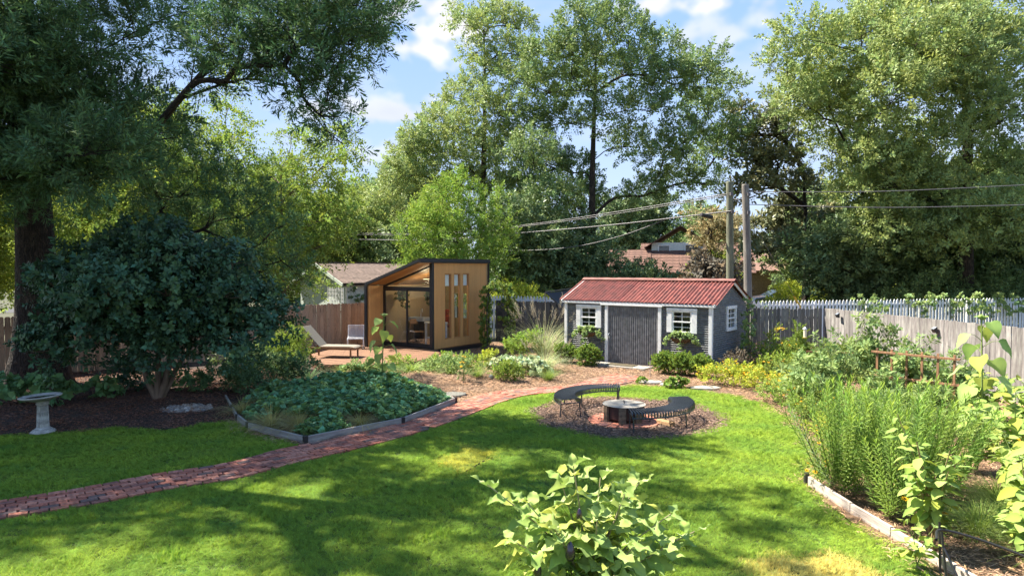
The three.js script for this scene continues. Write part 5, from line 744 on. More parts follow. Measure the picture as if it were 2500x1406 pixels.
tree('birch_tree', 'drooping yellow green birch left of the studio behind the wooden fence', { at: [-10.0, -29.5], h: 7.6, r: 0.14, clumps: [[-1.8,11.1,1.4,0.7],[-2.4,10.1,0,0.8],[-2.4,8.7,0.8,0.9],[-2.7,9.2,-1.5,0.8],[-2.6,7.2,1.1,1.0],[-1.9,7.7,-0.1,0.9],[-1.3,7.2,-0.8,0.8],[0.5,8.8,0.3,0.7],[0.6,8.2,-1.5,0.9],[0.1,7.7,0.1,0.7],[2.4,8.7,0.8,0.7],[2.7,9.3,0.3,0.5],[2.9,7.8,1.4,0.8],[1.5,6.9,0.2,1.0],[0.6,6.3,0.8,1.0],[2.4,6.9,-1.2,0.8],[-1.0,6.0,-1.0,1.1],[-2.1,6.1,0,1.0],[-2.5,5.5,1.4,1.0],[2.0,5.5,0.7,1.0],[1.0,4.8,0.8,1.1],[2.9,5.2,0.9,0.7],[0,4.5,0.8,1.1],[-1.8,4.6,-1.1,1.0],[1.7,4.0,1.1,0.9],[0.8,3.5,1.3,1.0],[0.7,2.6,-1.3,0.8],[-0.4,2.8,-0.2,0.8],[-1.2,3.9,-1.5,1.0],[2.2,4.3,0.3,0.6]], per: 46, leaf: S.weep, mat: F.birch, seed: 7, squash: 1.05, droop: 1.0, fork: 0.2, bark: M.smoothBark });
tree('birch_tree', 'yellow green birch mostly hidden behind the big dark oak', { at: [-16.6, -31], h: 8, r: 0.16, clumps: crownClumps(110, 42, [0, 6.6, 0], [3.8, 4.6, 3.2], [0.9, 1.3], 0.3), per: 40, leaf: S.weep, mat: F.birch, seed: 8, squash: 1.0, droop: 0.8, bark: M.smoothBark });
tree('lime_tree', 'bright yellow green tree glimpsed left of the big oak trunk', { at: [-22.5, -28], h: 7, r: 0.16, clumps: crownClumps(111, 36, [0, 4.8, 0], [3.4, 3.6, 3], [0.9, 1.3], 0.3), per: 50, leaf: S.oak, mat: F.lime, seed: 9 });
tree('lime_tree', 'bright yellow green tree glimpsed between the oak trunk and the dark shrub', { at: [-20.8, -34], h: 8, r: 0.16, clumps: crownClumps(112, 34, [0, 4.8, 0], [3.4, 3.8, 3], [0.9, 1.3], 0.3), per: 46, leaf: S.oak, mat: F.lime, seed: 10 });
tree('holly_tree', 'small dense bright green tree right behind the studio roof', { at: [-2.6, -31.8], h: 6.0, r: 0.12, clumps: [[0.2, 7.2, 0, 0.5], [-0.5, 6.7, 0.2, 0.6], [0.6, 6.4, 0, 0.6], [-1.2, 6.1, 0, 0.6], [0, 5.8, 0.5, 0.8], [1.3, 5.9, 0.1, 0.55], [1.9, 6.4, 0, 0.35], [-1.8, 5.4, 0.2, 0.6], [-0.9, 5.2, 0.7, 0.8], [0.9, 5.0, 0.6, 0.8], [1.8, 5.1, 0.1, 0.7], [-2.2, 4.5, 0.1, 0.6], [-1.4, 4.2, 0.7, 0.8], [0, 4.4, 1.0, 0.8], [1.3, 4.1, 0.7, 0.8], [2.2, 4.2, 0.1, 0.6], [-2.0, 3.5, 0.4, 0.7], [-0.7, 3.4, 0.9, 0.8], [0.7, 3.3, 0.8, 0.8], [1.8, 3.3, 0.4, 0.7], [-0.1, 6.9, -0.5, 0.5], [2.3, 5.6, 0, 0.35], [-2.5, 5.0, 0, 0.35]], per: 105, leaf: S.small, mat: F.bright, seed: 11, squash: 1.0, shell: 0.35 });
// understorey and far trees that close the view
const wood = 'trees that close the view behind the yard';
const back = (name, label, x, z, h, cr, mat, leaf, seed, o = {}) => tree(name, label, { at: [x, z], h: h * 0.8, r: 0.1 + h * 0.012, clumps: crownClumps(200 + seed, o.n || 30, [0, h * (o.mid || 0.56), 0], [cr, h * (o.tall || 0.45), cr], [cr * 0.28, cr * 0.42], 0.3), per: o.per || 42, leaf, mat, seed: 20 + seed, size: o.size || 1.3, group: o.group || wood, squash: 0.9, bark: M.darkBark });
back('evergreen_tree', 'dark evergreen between the bright small tree and the central trunk', 0.8, -35.5, 6.5, 2.6, F.dark, S.oak, 1);
back('evergreen_tree', 'dark evergreen directly left of the central bare trunk', 3.2, -36.5, 5.4, 2.3, F.dark, S.oak, 2);
back('evergreen_tree', 'low dark evergreen right of the central bare trunk', 6.6, -36, 2.9, 1.7, F.dark, S.oak, 3);
back('evergreen_tree', 'low dark evergreen in front of the brown house roof', 7.9, -40, 2.3, 1.4, F.dark, S.oak, 4);
back('purple_tree', 'dark bronze leaved tree left of the green utility pole', 9.3, -31.5, 4.2, 1.3, F.purple, S.big, 5, { size: 0.9, per: 60 });
back('myrtle_tree', 'pinkish flowering tree above the house left of the poles', 13.3, -45, 7.4, 1.7, F.pink, S.oak, 6, { mid: 0.72, tall: 0.26, n: 16, per: 30 });
back('evergreen_tree', 'dark tree mass left of the big right trunk', 17.6, -36, 6.2, 2.6, F.dark, S.oak, 7);
back('evergreen_tree', 'dark tree mass just right of the magnolia trunk', 20.0, -37, 6.6, 2.4, F.oakFar, S.oak, 8);
back('evergreen_tree', 'dark tree mass behind the big right trunk', 24.6, -37, 5.6, 2.8, F.oakFar, S.oak, 9);
back('evergreen_tree', 'dark tree mass at the far right edge', 28.5, -36, 6.0, 3.0, F.dark, S.oak, 10);
back('leafy_tree', 'pale green tree in the gap right of the gray pole', 14.4, -47, 4.0, 1.6, F.lime, S.oak, 11);
back('leafy_tree', 'pale willowy tree above the garage roof', -10.2, -47, 8.6, 3.2, F.oakPale, S.oak, 12);
back('leafy_tree', 'yellowish tree between the garage and the bright small tree', -6.6, -52, 9.4, 3.0, F.lime, S.oak, 13);
back('pine_tree', 'distant pale pine top left of the tall oak', -10.2, -66, 13.5, 3.0, F.oakPale, S.conifer, 14, { size: 5, per: 40, mid: 0.7, tall: 0.3 });
back('evergreen_tree', 'dark low tree behind the garage roof at the studio', -6.4, -44, 5.6, 2.4, F.dark, S.oak, 15);
back('leafy_tree', 'green tree at the far left behind the wooden fence', -27, -38, 9, 3.4, F.birch, S.oak, 16);
back('leafy_tree', 'green tree behind the drooping birch', -14.5, -44, 9, 3.6, F.birch, S.oak, 17);
back('leafy_tree', 'green tree behind the far left birch', -22, -46, 10.5, 3.8, F.oakFar, S.oak, 18);
for (const [i, [x, z, h, l]] of [[-34, -62, 14, 'distant tree glimpsed through the crown of the big left oak'], [-25, -68, 13, 'distant tree glimpsed through the drooping birch'], [-16, -72, 12, 'distant tree in the sky gap between birch and tall oak'], [14, -78, 13, 'distant tree seen under the branches of the central oak'], [21, -74, 10, 'distant tree low between the utility poles'], [29, -64, 11, 'distant tree seen just right of the magnolia'], [36, -58, 13, 'distant tree behind the left half of the big right oak'], [43, -60, 14, 'distant tree behind the right half of the big right oak'], [31, -48, 9, 'distant tree behind the trunk of the big right oak']].entries()) back('distant_tree', l, x, z, h, 4.4, i % 3 ? F.oakFar : F.dark, S.oak, 30 + i, { size: 1.9, n: 26, per: 26, group: 'distant wooded background row' });
{ // clipped hedge by the street
  const o = shrub('clipped_hedge', 'flat topped clipped hedge behind the picket fence', 'hedge', { at: [21.5, -44], clumps: Array.from({ length: 13 }, (_, i) => [-3.6 + i * 0.6, 1.2, (i % 3 - 1) * 0.3, 0.95]), per: 90, leaf: S.small, mat: F.yellowGreen, seed: 91, stems: 4 });
  shrub('wild_hedge', 'low green hedge below the utility poles beside the parked car', 'hedge', { at: [14.2, -36], clumps: Array.from({ length: 10 }, (_, i) => [-3.4 + i * 0.75, 0.5, (i % 3 - 1) * 0.3, 0.6]), per: 90, leaf: S.small, mat: F.box, seed: 92, stems: 4 });
  shrub('wild_hedge', 'dark green hedge at the right end behind the picket fence', 'hedge', { at: [24.5, -33.5], clumps: Array.from({ length: 14 }, (_, i) => [-5.5 + i * 0.85, 1.0 + (i % 4) * 0.3, (i % 3 - 1) * 0.5, 1.1]), per: 60, leaf: S.small, mat: F.oakFar, seed: 93, stems: 4, size: 1.2 });
  shrub('wild_hedge', 'bright bushy top just above the slate fence beside the vine arch', 'hedge', { at: [-0.1, -31.4], clumps: [[-0.5, 1.9, 0, 0.5], [0.2, 2.0, 0, 0.5], [0.8, 1.9, 0.1, 0.45], [0.1, 1.3, 0, 0.7], [-1.6, 1.6, 0, 0.8], [1.4, 1.2, 0, 0.7]], per: 160, leaf: S.small, mat: F.yellowGreen, seed: 94, stems: 4, size: 0.8 });
}
// the dark camellia
const camellia = tree('camellia_tree', 'large rounded glossy dark green camellia on several short trunks', { at: [-8.39, -15.92], h: 2.6, r: 0.1, clumps: [...crownClumps(120, 60, [0.05, 2.62, 0.0], [2.55, 1.42, 2.1], [0.5, 0.78], 0.45), [-2.3, 1.5, 0.3, 0.6], [-2.0, 1.35, 0.9, 0.6], [2.5, 1.6, 0.3, 0.6], [2.0, 1.35, 0.8, 0.55], [0.1, 3.85, 0, 0.6], [2.9, 2.0, 0.2, 0.5]], per: 210, leaf: S.glossy, mat: F.camellia, bark: M.smoothBark, seed: 12, fork: 0.12, limbR: 0.75, shell: 0.6, roots: 1.5, size: 0.95, squash: 0.85, tint: 0.28, hue: 0.16 });
for (const [x, z, h] of [[-0.42, 0.05, 1.5], [0.12, -0.3, 1.6], [0.4, 0.12, 1.5], [0.5, -0.15, 1.4]]) part('trunk', tube([[x * 0.1, 0.12, z * 0.1], [x * 0.45, 0.45, z * 0.5], [x * 0.8, 0.85, z * 0.9], [x * 1.5, h, z * 1.4]], 0.085, 0.04, 9, 10), M.smoothBark, camellia);

// ------------------------------------------------------------------ garden plants
const ground = (x, z) => bedY(x, z);
function grassPlant(label, [x, z], { n = 160, h = 0.5, r = 0.3, w = 0.005, arch = 0.7, mat = F.clump, seed = 1, seg = 4, plumes = 0, group, name = 'grass_clump' }) {
  const o = thing(name, label, 'grass', [x, ground(x, z) - 0.01, z], 0, group); part('blades', grassClump(seed, n, h, r, w, arch, seg), mat, o, true);
  if (plumes) { const R = seeded(seed + 5), b = new Leaves(); for (let i = 0; i < plumes; i++) { const a = R() * 6.28, out = V(Math.cos(a), 0, Math.sin(a)), q = 0.15 + 0.4 * R(), d = UPY.clone().addScaledVector(out, q).normalize(), H = h * (0.95 + R() * 0.3); b.grass(V(0, 0, 0), d, out, H, 0.003, tone(R, 0.1), q * 0.5, 4); const tip = V(0, 0, 0).addScaledVector(d, H * (1 - q * 0.5 * 0.35)).addScaledVector(out, H * q * 0.5); for (let k = 0; k < 26; k++) { const t = k / 26; b.flat(tip.clone().addScaledVector(d, -t * h * 0.2), d.clone().addScaledVector(dirRandom(R), 0.7).normalize(), dirRandom(R), h * 0.07, 0.006 * (h > 1 ? 1 : 1.5), tone(R, 0.15)); } } part('plumes', b.build(), F.plume, o, true); }
  return o;
}
function flowers(o, list, size = 0.035, mat = F.petal) { // daisy heads at points
  const b = new Leaves(), r = seeded(3); for (let i = 0; i < 10; i++) { const a = i / 10 * 6.283, d = V(Math.cos(a), 0.12, Math.sin(a)); b.flat(V(0, 0, 0), d.normalize(), UPY, 1, 0.42, tone(r, 0.15, 0.05)); } for (let i = 0; i < 6; i++) { const a = i / 6 * 6.283; b.flat(V(0, 0.12, 0), V(Math.cos(a), 0.1, Math.sin(a)).normalize(), UPY, 0.3, 0.35, [0.12, 0.1, 0.3]); }
  return copies('flowers', b.build(), mat, list.map(([x, y, z, s = 1], i) => place(V(x, y, z), V((i * 0.37 % 1 - 0.6) * 0.9, 1, (i * 0.71 % 1 - 0.3) * 0.9).normalize(), i, size * s)), o);
}
const scatter = (seed, n, clumps) => { const r = seeded(seed); return Array.from({ length: n }, () => { const c = clumps[Math.floor(r() * clumps.length)], d = dirRandom(r); d.y = Math.abs(d.y) * 0.8 + 0.3; d.normalize(); return [c[0] + d.x * c[3] * 1.05, c[1] + d.y * c[3] * 0.98, c[2] + d.z * c[3] * 1.05, 0.7 + r() * 0.6]; }); };

{ // sweet potato vine carpet
  const list = [], r = seeded(31), inBed = PLANTER.map(([x, z]) => [x, z]);
  const vineY = (x, z) => { const e = Math.min(1, edgeDistance(inBed, x, z) / 0.6); return 0.05 + e * (0.2 + 0.09 * fbm2(x * 1.3, z * 1.3, 3) + bump(x, z, -3.6, -17.3, 1.4, 0.12)); };
  for (let i = 0; i < 9000; i++) { const x = -6.6 + r() * 5.4, z = -18.6 + r() * 6.4; if (!inside(inBed, x, z) || edgeDistance(inBed, x, z) < 0.12) continue; if ([[-4.75, -13.25], [-4.15, -13.1], [-3.05, -13.45], [-5.9, -14.7]].some(([a, b]) => Math.hypot(x - a, z - b) < 0.42)) continue; if (x < -4.6 && z > -14.2 && r() < 0.6 || x + (z + 15) * 0.3 < -5.6 && r() < 0.75) continue; const d = UPY.clone().addScaledVector(dirRandom(r), 0.5).normalize(); list.push(place(V(x, vineY(x, z) * (0.75 + 0.35 * r()), z), d, r() * 6.3, 0.6 + r() * 0.45)); }
  tag(copies('potato_vine', S.heart, F.vine, list, scene, tints(33, 0.35, 0.26)), 'carpet of heart leaved sweet potato vine in the edged bed', 'ground cover');
}
grassPlant('golden grass clump at the front left corner of the vine bed', [-4.75, -13.25], { n: 420, h: 0.75, r: 0.35, w: 0.005, arch: 1.0, mat: F.golden, seed: 1, group: 'golden grass clumps in the vine bed' });
grassPlant('golden grass clump just right of the front corner clump in the vine bed', [-4.15, -13.1], { n: 380, h: 0.7, r: 0.3, w: 0.005, arch: 1.0, mat: F.golden, seed: 2, group: 'golden grass clumps in the vine bed' });
grassPlant('small golden grass clump at the middle front board of the vine bed', [-3.05, -13.45], { n: 300, h: 0.58, r: 0.28, w: 0.005, arch: 1.0, mat: F.golden, seed: 3, group: 'golden grass clumps in the vine bed' });
grassPlant('golden grass clump at the left back corner of the vine bed', [-5.9, -14.7], { n: 300, h: 0.6, r: 0.35, w: 0.005, arch: 1.1, mat: F.golden, seed: 4, group: 'golden grass clumps in the vine bed' });
// big leaves as separate pieces
function leafPiece(seed, rows, curl, fold, wave = 0) { const b = new Leaves(); b.blade(V(0, 0, 0), V(0, 0, 1), UPY, 1, 1, [1, 1, 1], rows, fold, curl); const g = b.build(), p = g.attributes.position, c = g.attributes.color; for (let i = 0; i < p.count; i++) { p.setY(i, p.getY(i) + wave * Math.sin(p.getZ(i) * 9 + seed) * Math.abs(p.getX(i))); if (Math.abs(p.getX(i)) < 0.01) c.setXYZ(i, 1.25, 1.2, 1.15); } g.computeVertexNormals(); return g; }
const HEARTBIG = [[-0.04, 0.2], [0.02, 0.38], [0.14, 0.5], [0.32, 0.52], [0.52, 0.42], [0.72, 0.26], [0.88, 0.11], [1, 0]];
const OVALBIG = [[0, 0], [0.08, 0.2], [0.25, 0.42], [0.48, 0.48], [0.72, 0.38], [0.9, 0.18], [1, 0]];
const eggLeaf = [0, 1, 2, 3, 4, 5].map((i) => leafPiece(i * 1.7, EGG.map(([t, w], k) => [t, w * (0.85 + 0.3 * ((i * 7 + k * 3) % 5) / 4)]), -0.05 + i * 0.11, 0.12 + (i % 3) * 0.16, 0.35)), heartLeaf = [0, 1, 2].map((i) => leafPiece(i, HEARTBIG, 0.2 + i * 0.14, 0.12 + i * 0.08, 0.12)), ovalLeaf = [0, 1, 2].map((i) => leafPiece(i, OVALBIG, 0.14 + i * 0.12, 0.2, 0.1));
const leafTints = (m) => [0, 1, 2, 3, 4].map((i) => { const q = m.clone(); q.color = m.color.clone().multiply(col(...[[1, 1, 1], [0.72, 0.8, 0.75], [1.15, 1.12, 1.2], [1.2, 1.02, 0.7], [0.85, 0.95, 0.8]][i])); return q; });
const eggMats = leafTints(F.egg), sunMats = leafTints(F.sunflower), broadMats = leafTints(F.broad);
function setLeaf(o, geos, mats, r, base, dir, len, wid) { const m = part('leaf', geos[Math.floor(r() * geos.length)], mats[Math.floor(r() * mats.length)], o); m.position.copy(base); const z = dir.clone().normalize(), x = V(0, 0, 0).crossVectors(UPY, z); if (x.lengthSq() < 1e-4) x.set(1, 0, 0); x.normalize().addScaledVector(UPY, (r() - 0.5) * 1.1).normalize(); const y = V(0, 0, 0).crossVectors(z, x).normalize(); x.crossVectors(y, z); m.quaternion.setFromRotationMatrix(new THREE.Matrix4().makeBasis(x, y, z)); m.scale.set(wid, len, len); return m; }
{ // eggplant in the foreground
  const o = thing('eggplant_bush', 'large pale green eggplant bush in the centre foreground', 'plant', [0.72, 0, -6.15]), r = seeded(71);
  const tips = [[-0.95, 1.18, -0.1], [-0.6, 1.12, 0.15], [-0.72, 0.82, 0.3], [-0.28, 1.28, -0.05], [-0.16, 1.4, 0.05], [0.12, 1.22, -0.2], [0.3, 1.16, 0.1], [0.48, 1.22, -0.1], [0.02, 1.02, 0.35], [0.72, 0.98, 0.1], [0.95, 0.8, 0.05], [0.62, 0.75, 0.3], [-0.35, 0.95, 0.38], [0.32, 0.82, 0.45], [-0.55, 0.6, 0.4], [0.15, 0.6, 0.5]];
  tips.forEach(([x, y, z], i) => {
    const T_ = V(x, y, z), mid = V(x * 0.35 + (r() - 0.5) * 0.08, y * 0.55, z * 0.4), c = new THREE.CatmullRomCurve3([V((r() - 0.5) * 0.06, 0, (r() - 0.5) * 0.06), mid, T_]); part('branch', tube(c.getPoints(5), 0.012, 0.005, 6, 8), std([0.28, 0.24, 0.13], 0.8), o);
    const n = 15; for (let k = 0; k < n; k++) { const t = 0.38 + 0.62 * Math.pow((k + r() * 0.7) / n, 0.8), p = c.getPoint(t), a = k * 2.4 + r() * 1.2 + i, small = 1 - smooth(t, 0.75, 1) * 0.45, d = V(Math.cos(a), 0.35 * (t > 0.9 ? 1.6 : 0.4) - 0.3 * r(), Math.sin(a)).addScaledVector(c.getTangent(t), t > 0.85 ? 0.7 : 0.15); p.addScaledVector(d, 0.03); setLeaf(o, eggLeaf, eggMats, r, p, d, (0.21 + r() * 0.1) * small, (0.15 + r() * 0.06) * small); }
  });
  const fruit = phys([0.02, 0.008, 0.02], 0.2, { clearcoat: 0.8 }); for (const [x, y, z, s] of [[-0.22, 0.78, 0.42, 1], [0.08, 0.5, 0.5, 1.15], [-0.5, 0.62, 0.42, 0.8], [-0.12, 1.02, 0.2, 0.6]]) part('fruit', new THREE.LatheGeometry([[0.001, -0.09], [0.03, -0.085], [0.045, -0.05], [0.042, 0.0], [0.028, 0.05], [0.012, 0.075], [0.001, 0.08]].map((q) => new THREE.Vector2(...q)), 14).scale(s, s, s).translate(x, y, z), fruit, o);
}
function sunflower(label, [x, z], h, n, len, turn, seed, lean = 0) {
  const o = thing('sunflower', label, 'sunflower', [x, ground(x, z), z], turn, 'tall sunflowers'), r = seeded(seed), c = new THREE.CatmullRomCurve3([V(0, -0.05, 0), V(lean * 0.3, h * 0.4, 0), V(lean, h, 0)]); part('stalk', tube(c.getPoints(6), 0.02, 0.011, 8, 12), M.stem, o);
  for (let i = 0; i < n; i++) { const t = 0.2 + 0.78 * (i / n), p = c.getPoint(t), a = i * 2.4 + 0.5 * r(), out = V(Math.cos(a), 0, Math.sin(a)), l = len * (0.65 + 0.55 * Math.sin(Math.min(1, t * 1.05) * 2.6)), e = p.clone().addScaledVector(out, l * 0.75).add(V(0, 0.08 + 0.05 * r(), 0)); part('leaf_stalk', tube([p, p.clone().lerp(e, 0.6).add(V(0, 0.04, 0)), e], 0.006, 0.004, 5, 4), M.stem, o); setLeaf(o, heartLeaf, sunMats, r, e, out.clone().add(V(0, -0.45 - 0.5 * r(), 0)), l, l * 0.85); }
  const hd = c.getPoint(1); part('head', new THREE.LatheGeometry([[0.001, 0.05], [0.04, 0.045], [0.065, 0.02], [0.05, -0.01], [0.012, -0.03]].reverse().map((q) => new THREE.Vector2(...q)), 14).rotateX(0.5).translate(hd.x, hd.y, hd.z), M.stem, o); for (let i = 0; i < 9; i++) { const a = i / 9 * 6.28; setLeaf(o, ovalLeaf, sunMats, r, hd.clone().add(V(0, 0.01, 0)), V(Math.cos(a), 0.4, Math.sin(a)), 0.11, 0.06).name = 'bract'; }
}
sunflower('tall budding sunflower rising from the vine bed before the deck', [-3.48, -18.0], 1.9, 15, 0.27, 0.4, 81, 0.06);
sunflower('tall budding sunflower with broad leaves before the gray fence at right', [8.0, -11.4], 2.32, 20, 0.29, 0.2, 82, -0.06);
function broadPlant(label, [x, z], { stems, len = 0.2, per = 12, seed, group, name = 'broad_leaf_plant', geos = ovalLeaf, mats = broadMats, stemMat = M.stem, wid = 0.56 }) {
  const o = thing(name, label, 'plant', [x, ground(x, z), z], 0, group), r = seeded(seed);
  for (const [tx, ty, tz, thick = 0.01] of stems) { const c = new THREE.CatmullRomCurve3([V((r() - 0.5) * 0.12, -0.03, (r() - 0.5) * 0.12), V(tx * 0.35, ty * 0.55, tz * 0.35), V(tx, ty, tz)]); part('stem', tube(c.getPoints(5), thick, thick * 0.4, 6, 8), stemMat, o);
    for (let k = 0; k < per; k++) { const t = 0.3 + 0.7 * (k + r() * 0.6) / per, p = c.getPoint(Math.min(1, t)), a = k * 1.571 + (k % 2) * 0.6 + r() * 0.6, s = 1 - 0.5 * smooth(t, 0.8, 1); const d = V(Math.cos(a), 0.45 - 1.0 * r(), Math.sin(a)); setLeaf(o, geos, mats, r, p.addScaledVector(d, 0.04), d, len * s * (0.75 + r() * 0.5), len * wid * 1.15 * s * (0.85 + r() * 0.4)); } }
  return o;
}
const choke = 'broad leaved plants in the front right bed';
broadPlant('leafy plant with a thick bent yellow stem over the pale edging', [4.75, -7.55], { stems: [[-0.25, 1.25, 0.1, 0.02], [0.12, 1.15, 0.1, 0.014], [-0.05, 1.0, 0.35, 0.012], [0.35, 1.1, -0.05, 0.012], [-0.35, 0.95, 0.2, 0.01], [-0.3, 1.5, -0.2, 0.01]], len: 0.18, per: 22, seed: 91, group: choke, stemMat: M.woodyStem });
broadPlant('tall leafy plant with thick stem at the bottom right corner', [5.15, -6.6], { stems: [[0.1, 1.55, -0.1, 0.024], [0.35, 1.4, 0.1, 0.016], [-0.2, 1.3, 0.1, 0.012], [0.2, 1.2, 0.3, 0.012], [0.45, 1.65, -0.25, 0.012]], len: 0.22, per: 22, seed: 92, group: choke, stemMat: M.woodyStem });
broadPlant('dense leafy plant at the right edge below the right sunflower', [6.75, -9.0], { stems: [[0, 1.5, 0, 0.014], [0.35, 1.4, 0.1, 0.012], [-0.35, 1.25, 0.15, 0.012], [0.1, 1.2, 0.4, 0.01], [-0.15, 1.4, -0.3, 0.01], [0.4, 1.15, -0.3, 0.01]], len: 0.23, per: 20, seed: 93, group: choke });
broadPlant('dense leafy plant right of the wooden trellis', [9.05, -12.9], { stems: [[0, 1.2, 0, 0.012], [0.4, 1.15, 0.1, 0.01], [-0.35, 1.0, 0.2, 0.01], [0.2, 1.0, 0.45, 0.01], [0.6, 1.1, -0.2, 0.01], [-0.1, 1.1, -0.3, 0.01]], len: 0.24, per: 18, seed: 94, group: choke });
broadPlant('dense leafy plant between the right sunflower and the frame edge', [8.6, -11.0], { stems: [[0, 1.3, 0, 0.012], [0.4, 1.25, 0.1, 0.01], [-0.4, 1.1, 0.1, 0.01], [0.1, 1.1, 0.4, 0.01], [-0.2, 1.2, -0.3, 0.01], [0.35, 0.9, -0.2, 0.01]], len: 0.25, per: 18, seed: 95, group: choke });
broadPlant('leafy plant before the right sunflower stalk', [7.2, -10.4], { stems: [[0, 1.1, 0, 0.012], [0.4, 1.0, 0.1, 0.01], [-0.3, 0.9, 0.2, 0.01], [0.2, 0.85, 0.35, 0.01], [-0.1, 1.0, -0.3, 0.01]], len: 0.22, per: 18, seed: 96, group: choke });
broadPlant('small leafy plant sprouting beside the near stake and edging', [4.35, -7.15], { stems: [[-0.15, 0.45, 0.1, 0.007], [0.1, 0.5, 0.15, 0.007], [0, 0.35, 0.3, 0.007], [-0.25, 0.3, 0.2, 0.006]], len: 0.13, per: 9, seed: 97, group: choke });
broadPlant('leafy plant at the right edge above the pipe', [6.3, -8.1], { stems: [[0, 1.2, 0, 0.012], [0.3, 1.1, 0.1, 0.01], [-0.3, 1.0, 0.15, 0.01], [0.1, 0.9, 0.35, 0.01], [-0.15, 1.1, -0.3, 0.01]], len: 0.22, per: 18, seed: 99, group: choke });
broadPlant('leafy plant filling the right edge under the solar lamp', [9.6, -12.2], { stems: [[0, 1.35, 0, 0.012], [0.4, 1.2, 0.1, 0.01], [-0.4, 1.1, 0.1, 0.01], [0.1, 1.0, 0.4, 0.01], [-0.2, 1.2, -0.3, 0.01]], len: 0.25, per: 16, seed: 100, group: choke });
broadPlant('leafy plant low in the bottom right corner behind the pipe', [5.6, -7.4], { stems: [[0, 0.7, 0, 0.008], [0.3, 0.65, 0.1, 0.008], [-0.2, 0.6, 0.2, 0.008], [0.2, 0.55, 0.3, 0.008]], len: 0.18, per: 16, seed: 98, group: choke });
{ // feathery blue star plants
  const b = new Leaves(), r = seeded(61); b.flat(V(0, 0, 0), UPY, V(1, 0, 0), 1.2, 0.012, [0.7, 0.75, 0.6]); b.flat(V(0, 0, 0), UPY, V(0, 0, 1), 1.2, 0.012, [0.7, 0.75, 0.6]);
  for (let i = 0; i < 120; i++) { const t = 0.12 + 0.88 * i / 120, a = i * 2.4, tip = t > 0.93; const d = V(Math.cos(a), tip ? 1.6 : 0.45 + r() * 0.35, Math.sin(a)).normalize(); const k = tip ? 1.35 : 1; b.flat(V(0, 1.2 * t, 0), d, UPY, (0.10 + r() * 0.03) * (1 - 0.35 * t), 0.012, tone(r, 0.2, 0.1).map((q) => q * k)); }
  const stem = b.build();
  const plant = (label, [x, z], n, h, spread, seed) => { const o = thing('feathery_plant', label, 'plant', [x, ground(x, z), z], 0, 'feathery needle leaved plants along the right border'), q = seeded(seed), list = []; for (let i = 0; i < n; i++) { const a = q() * 6.28, k = Math.sqrt(q()), out = V(Math.cos(a), 0, Math.sin(a)); list.push(place(out.clone().multiplyScalar(0.22 * k), UPY.clone().addScaledVector(out, spread * k * (0.5 + q() * 0.6)).normalize(), q() * 6, h * (0.75 + 0.35 * q()) / 1.2)); } copies('stems', stem, F.feather, list, o, tints(seed, 0.14, 0.1)); };
  plant('feathery plant at the lawn end of the pale edging', [4.62, -9.35], 40, 1.55, 0.8, 1); plant('feathery plant at the middle of the pale edging', [4.85, -8.35], 36, 1.5, 0.62, 2); plant('feathery plant behind the middle of the pale edging', [5.35, -9.1], 36, 1.6, 0.55, 3); plant('feathery plant right of the others below the trellis', [5.95, -9.4], 32, 1.35, 0.6, 4); plant('farthest feathery plant by the yellow flowers', [5.4, -10.6], 32, 1.4, 0.6, 5); plant('sparse feathery plant before the trellis corner', [6.6, -10.6], 22, 1.15, 0.5, 6);
  const lean = thing('leaning_plant', 'single dark feathery stem leaning left over the lawn', 'plant', [4.5, 0.02, -9.2]); const g = stem.clone(); g.scale(1, 1.25, 1); part('stem', g, F.dark, lean).rotation.z = 0.5;
}
// tomatoes and other vegetables round the trellis
const veg = 'tomato plants round the trellis';
const tomato = (label, [x, z], h, w, seed, n = 9) => shrub('tomato_plant', label, 'plant', { at: [x, z], y: ground(x, z), clumps: [...crownClumps(300 + seed, n, [0, h * 0.52, 0], [w, h * 0.42, w], [0.24, 0.36], 0.1), [0.1, h, 0, 0.14], [-0.15, h * 0.95, 0.1, 0.14]], per: 190, leaf: S.tomato, mat: F.tomato, seed, stems: 6, stemMat: M.stem, group: veg, size: 0.85, shell: 0.2 });
tomato('airy tomato plant left of the trellis', [7.1, -15.2], 1.45, 0.5, 31); tomato('tallest tomato plant behind the left end of the trellis', [8.25, -15.4], 1.95, 0.5, 32, 11); tomato('tomato plant behind the middle of the trellis', [8.75, -14.6], 1.45, 0.5, 33); tomato('tomato plant behind the right end of the trellis', [9.2, -13.9], 1.2, 0.42, 34); tomato('tomato plant nearest the small conifer', [7.7, -16.9], 0.8, 0.45, 35, 7); tomato('tomato plant in front of the second trellis', [6.5, -14.3], 1.1, 0.5, 36); tomato('low tomato plant in front of the trellis', [7.6, -13.6], 0.5, 0.45, 37, 6); tomato('low tomato plant between the feathery plants and trellis', [6.9, -12.6], 0.95, 0.5, 38);
tomato('low tangled vegetable below the right end of the trellis', [8.2, -13.1], 0.6, 0.4, 39, 7); tomato('low tangled vegetable beside the tan soil patch', [6.6, -11.6], 0.6, 0.42, 40, 7);
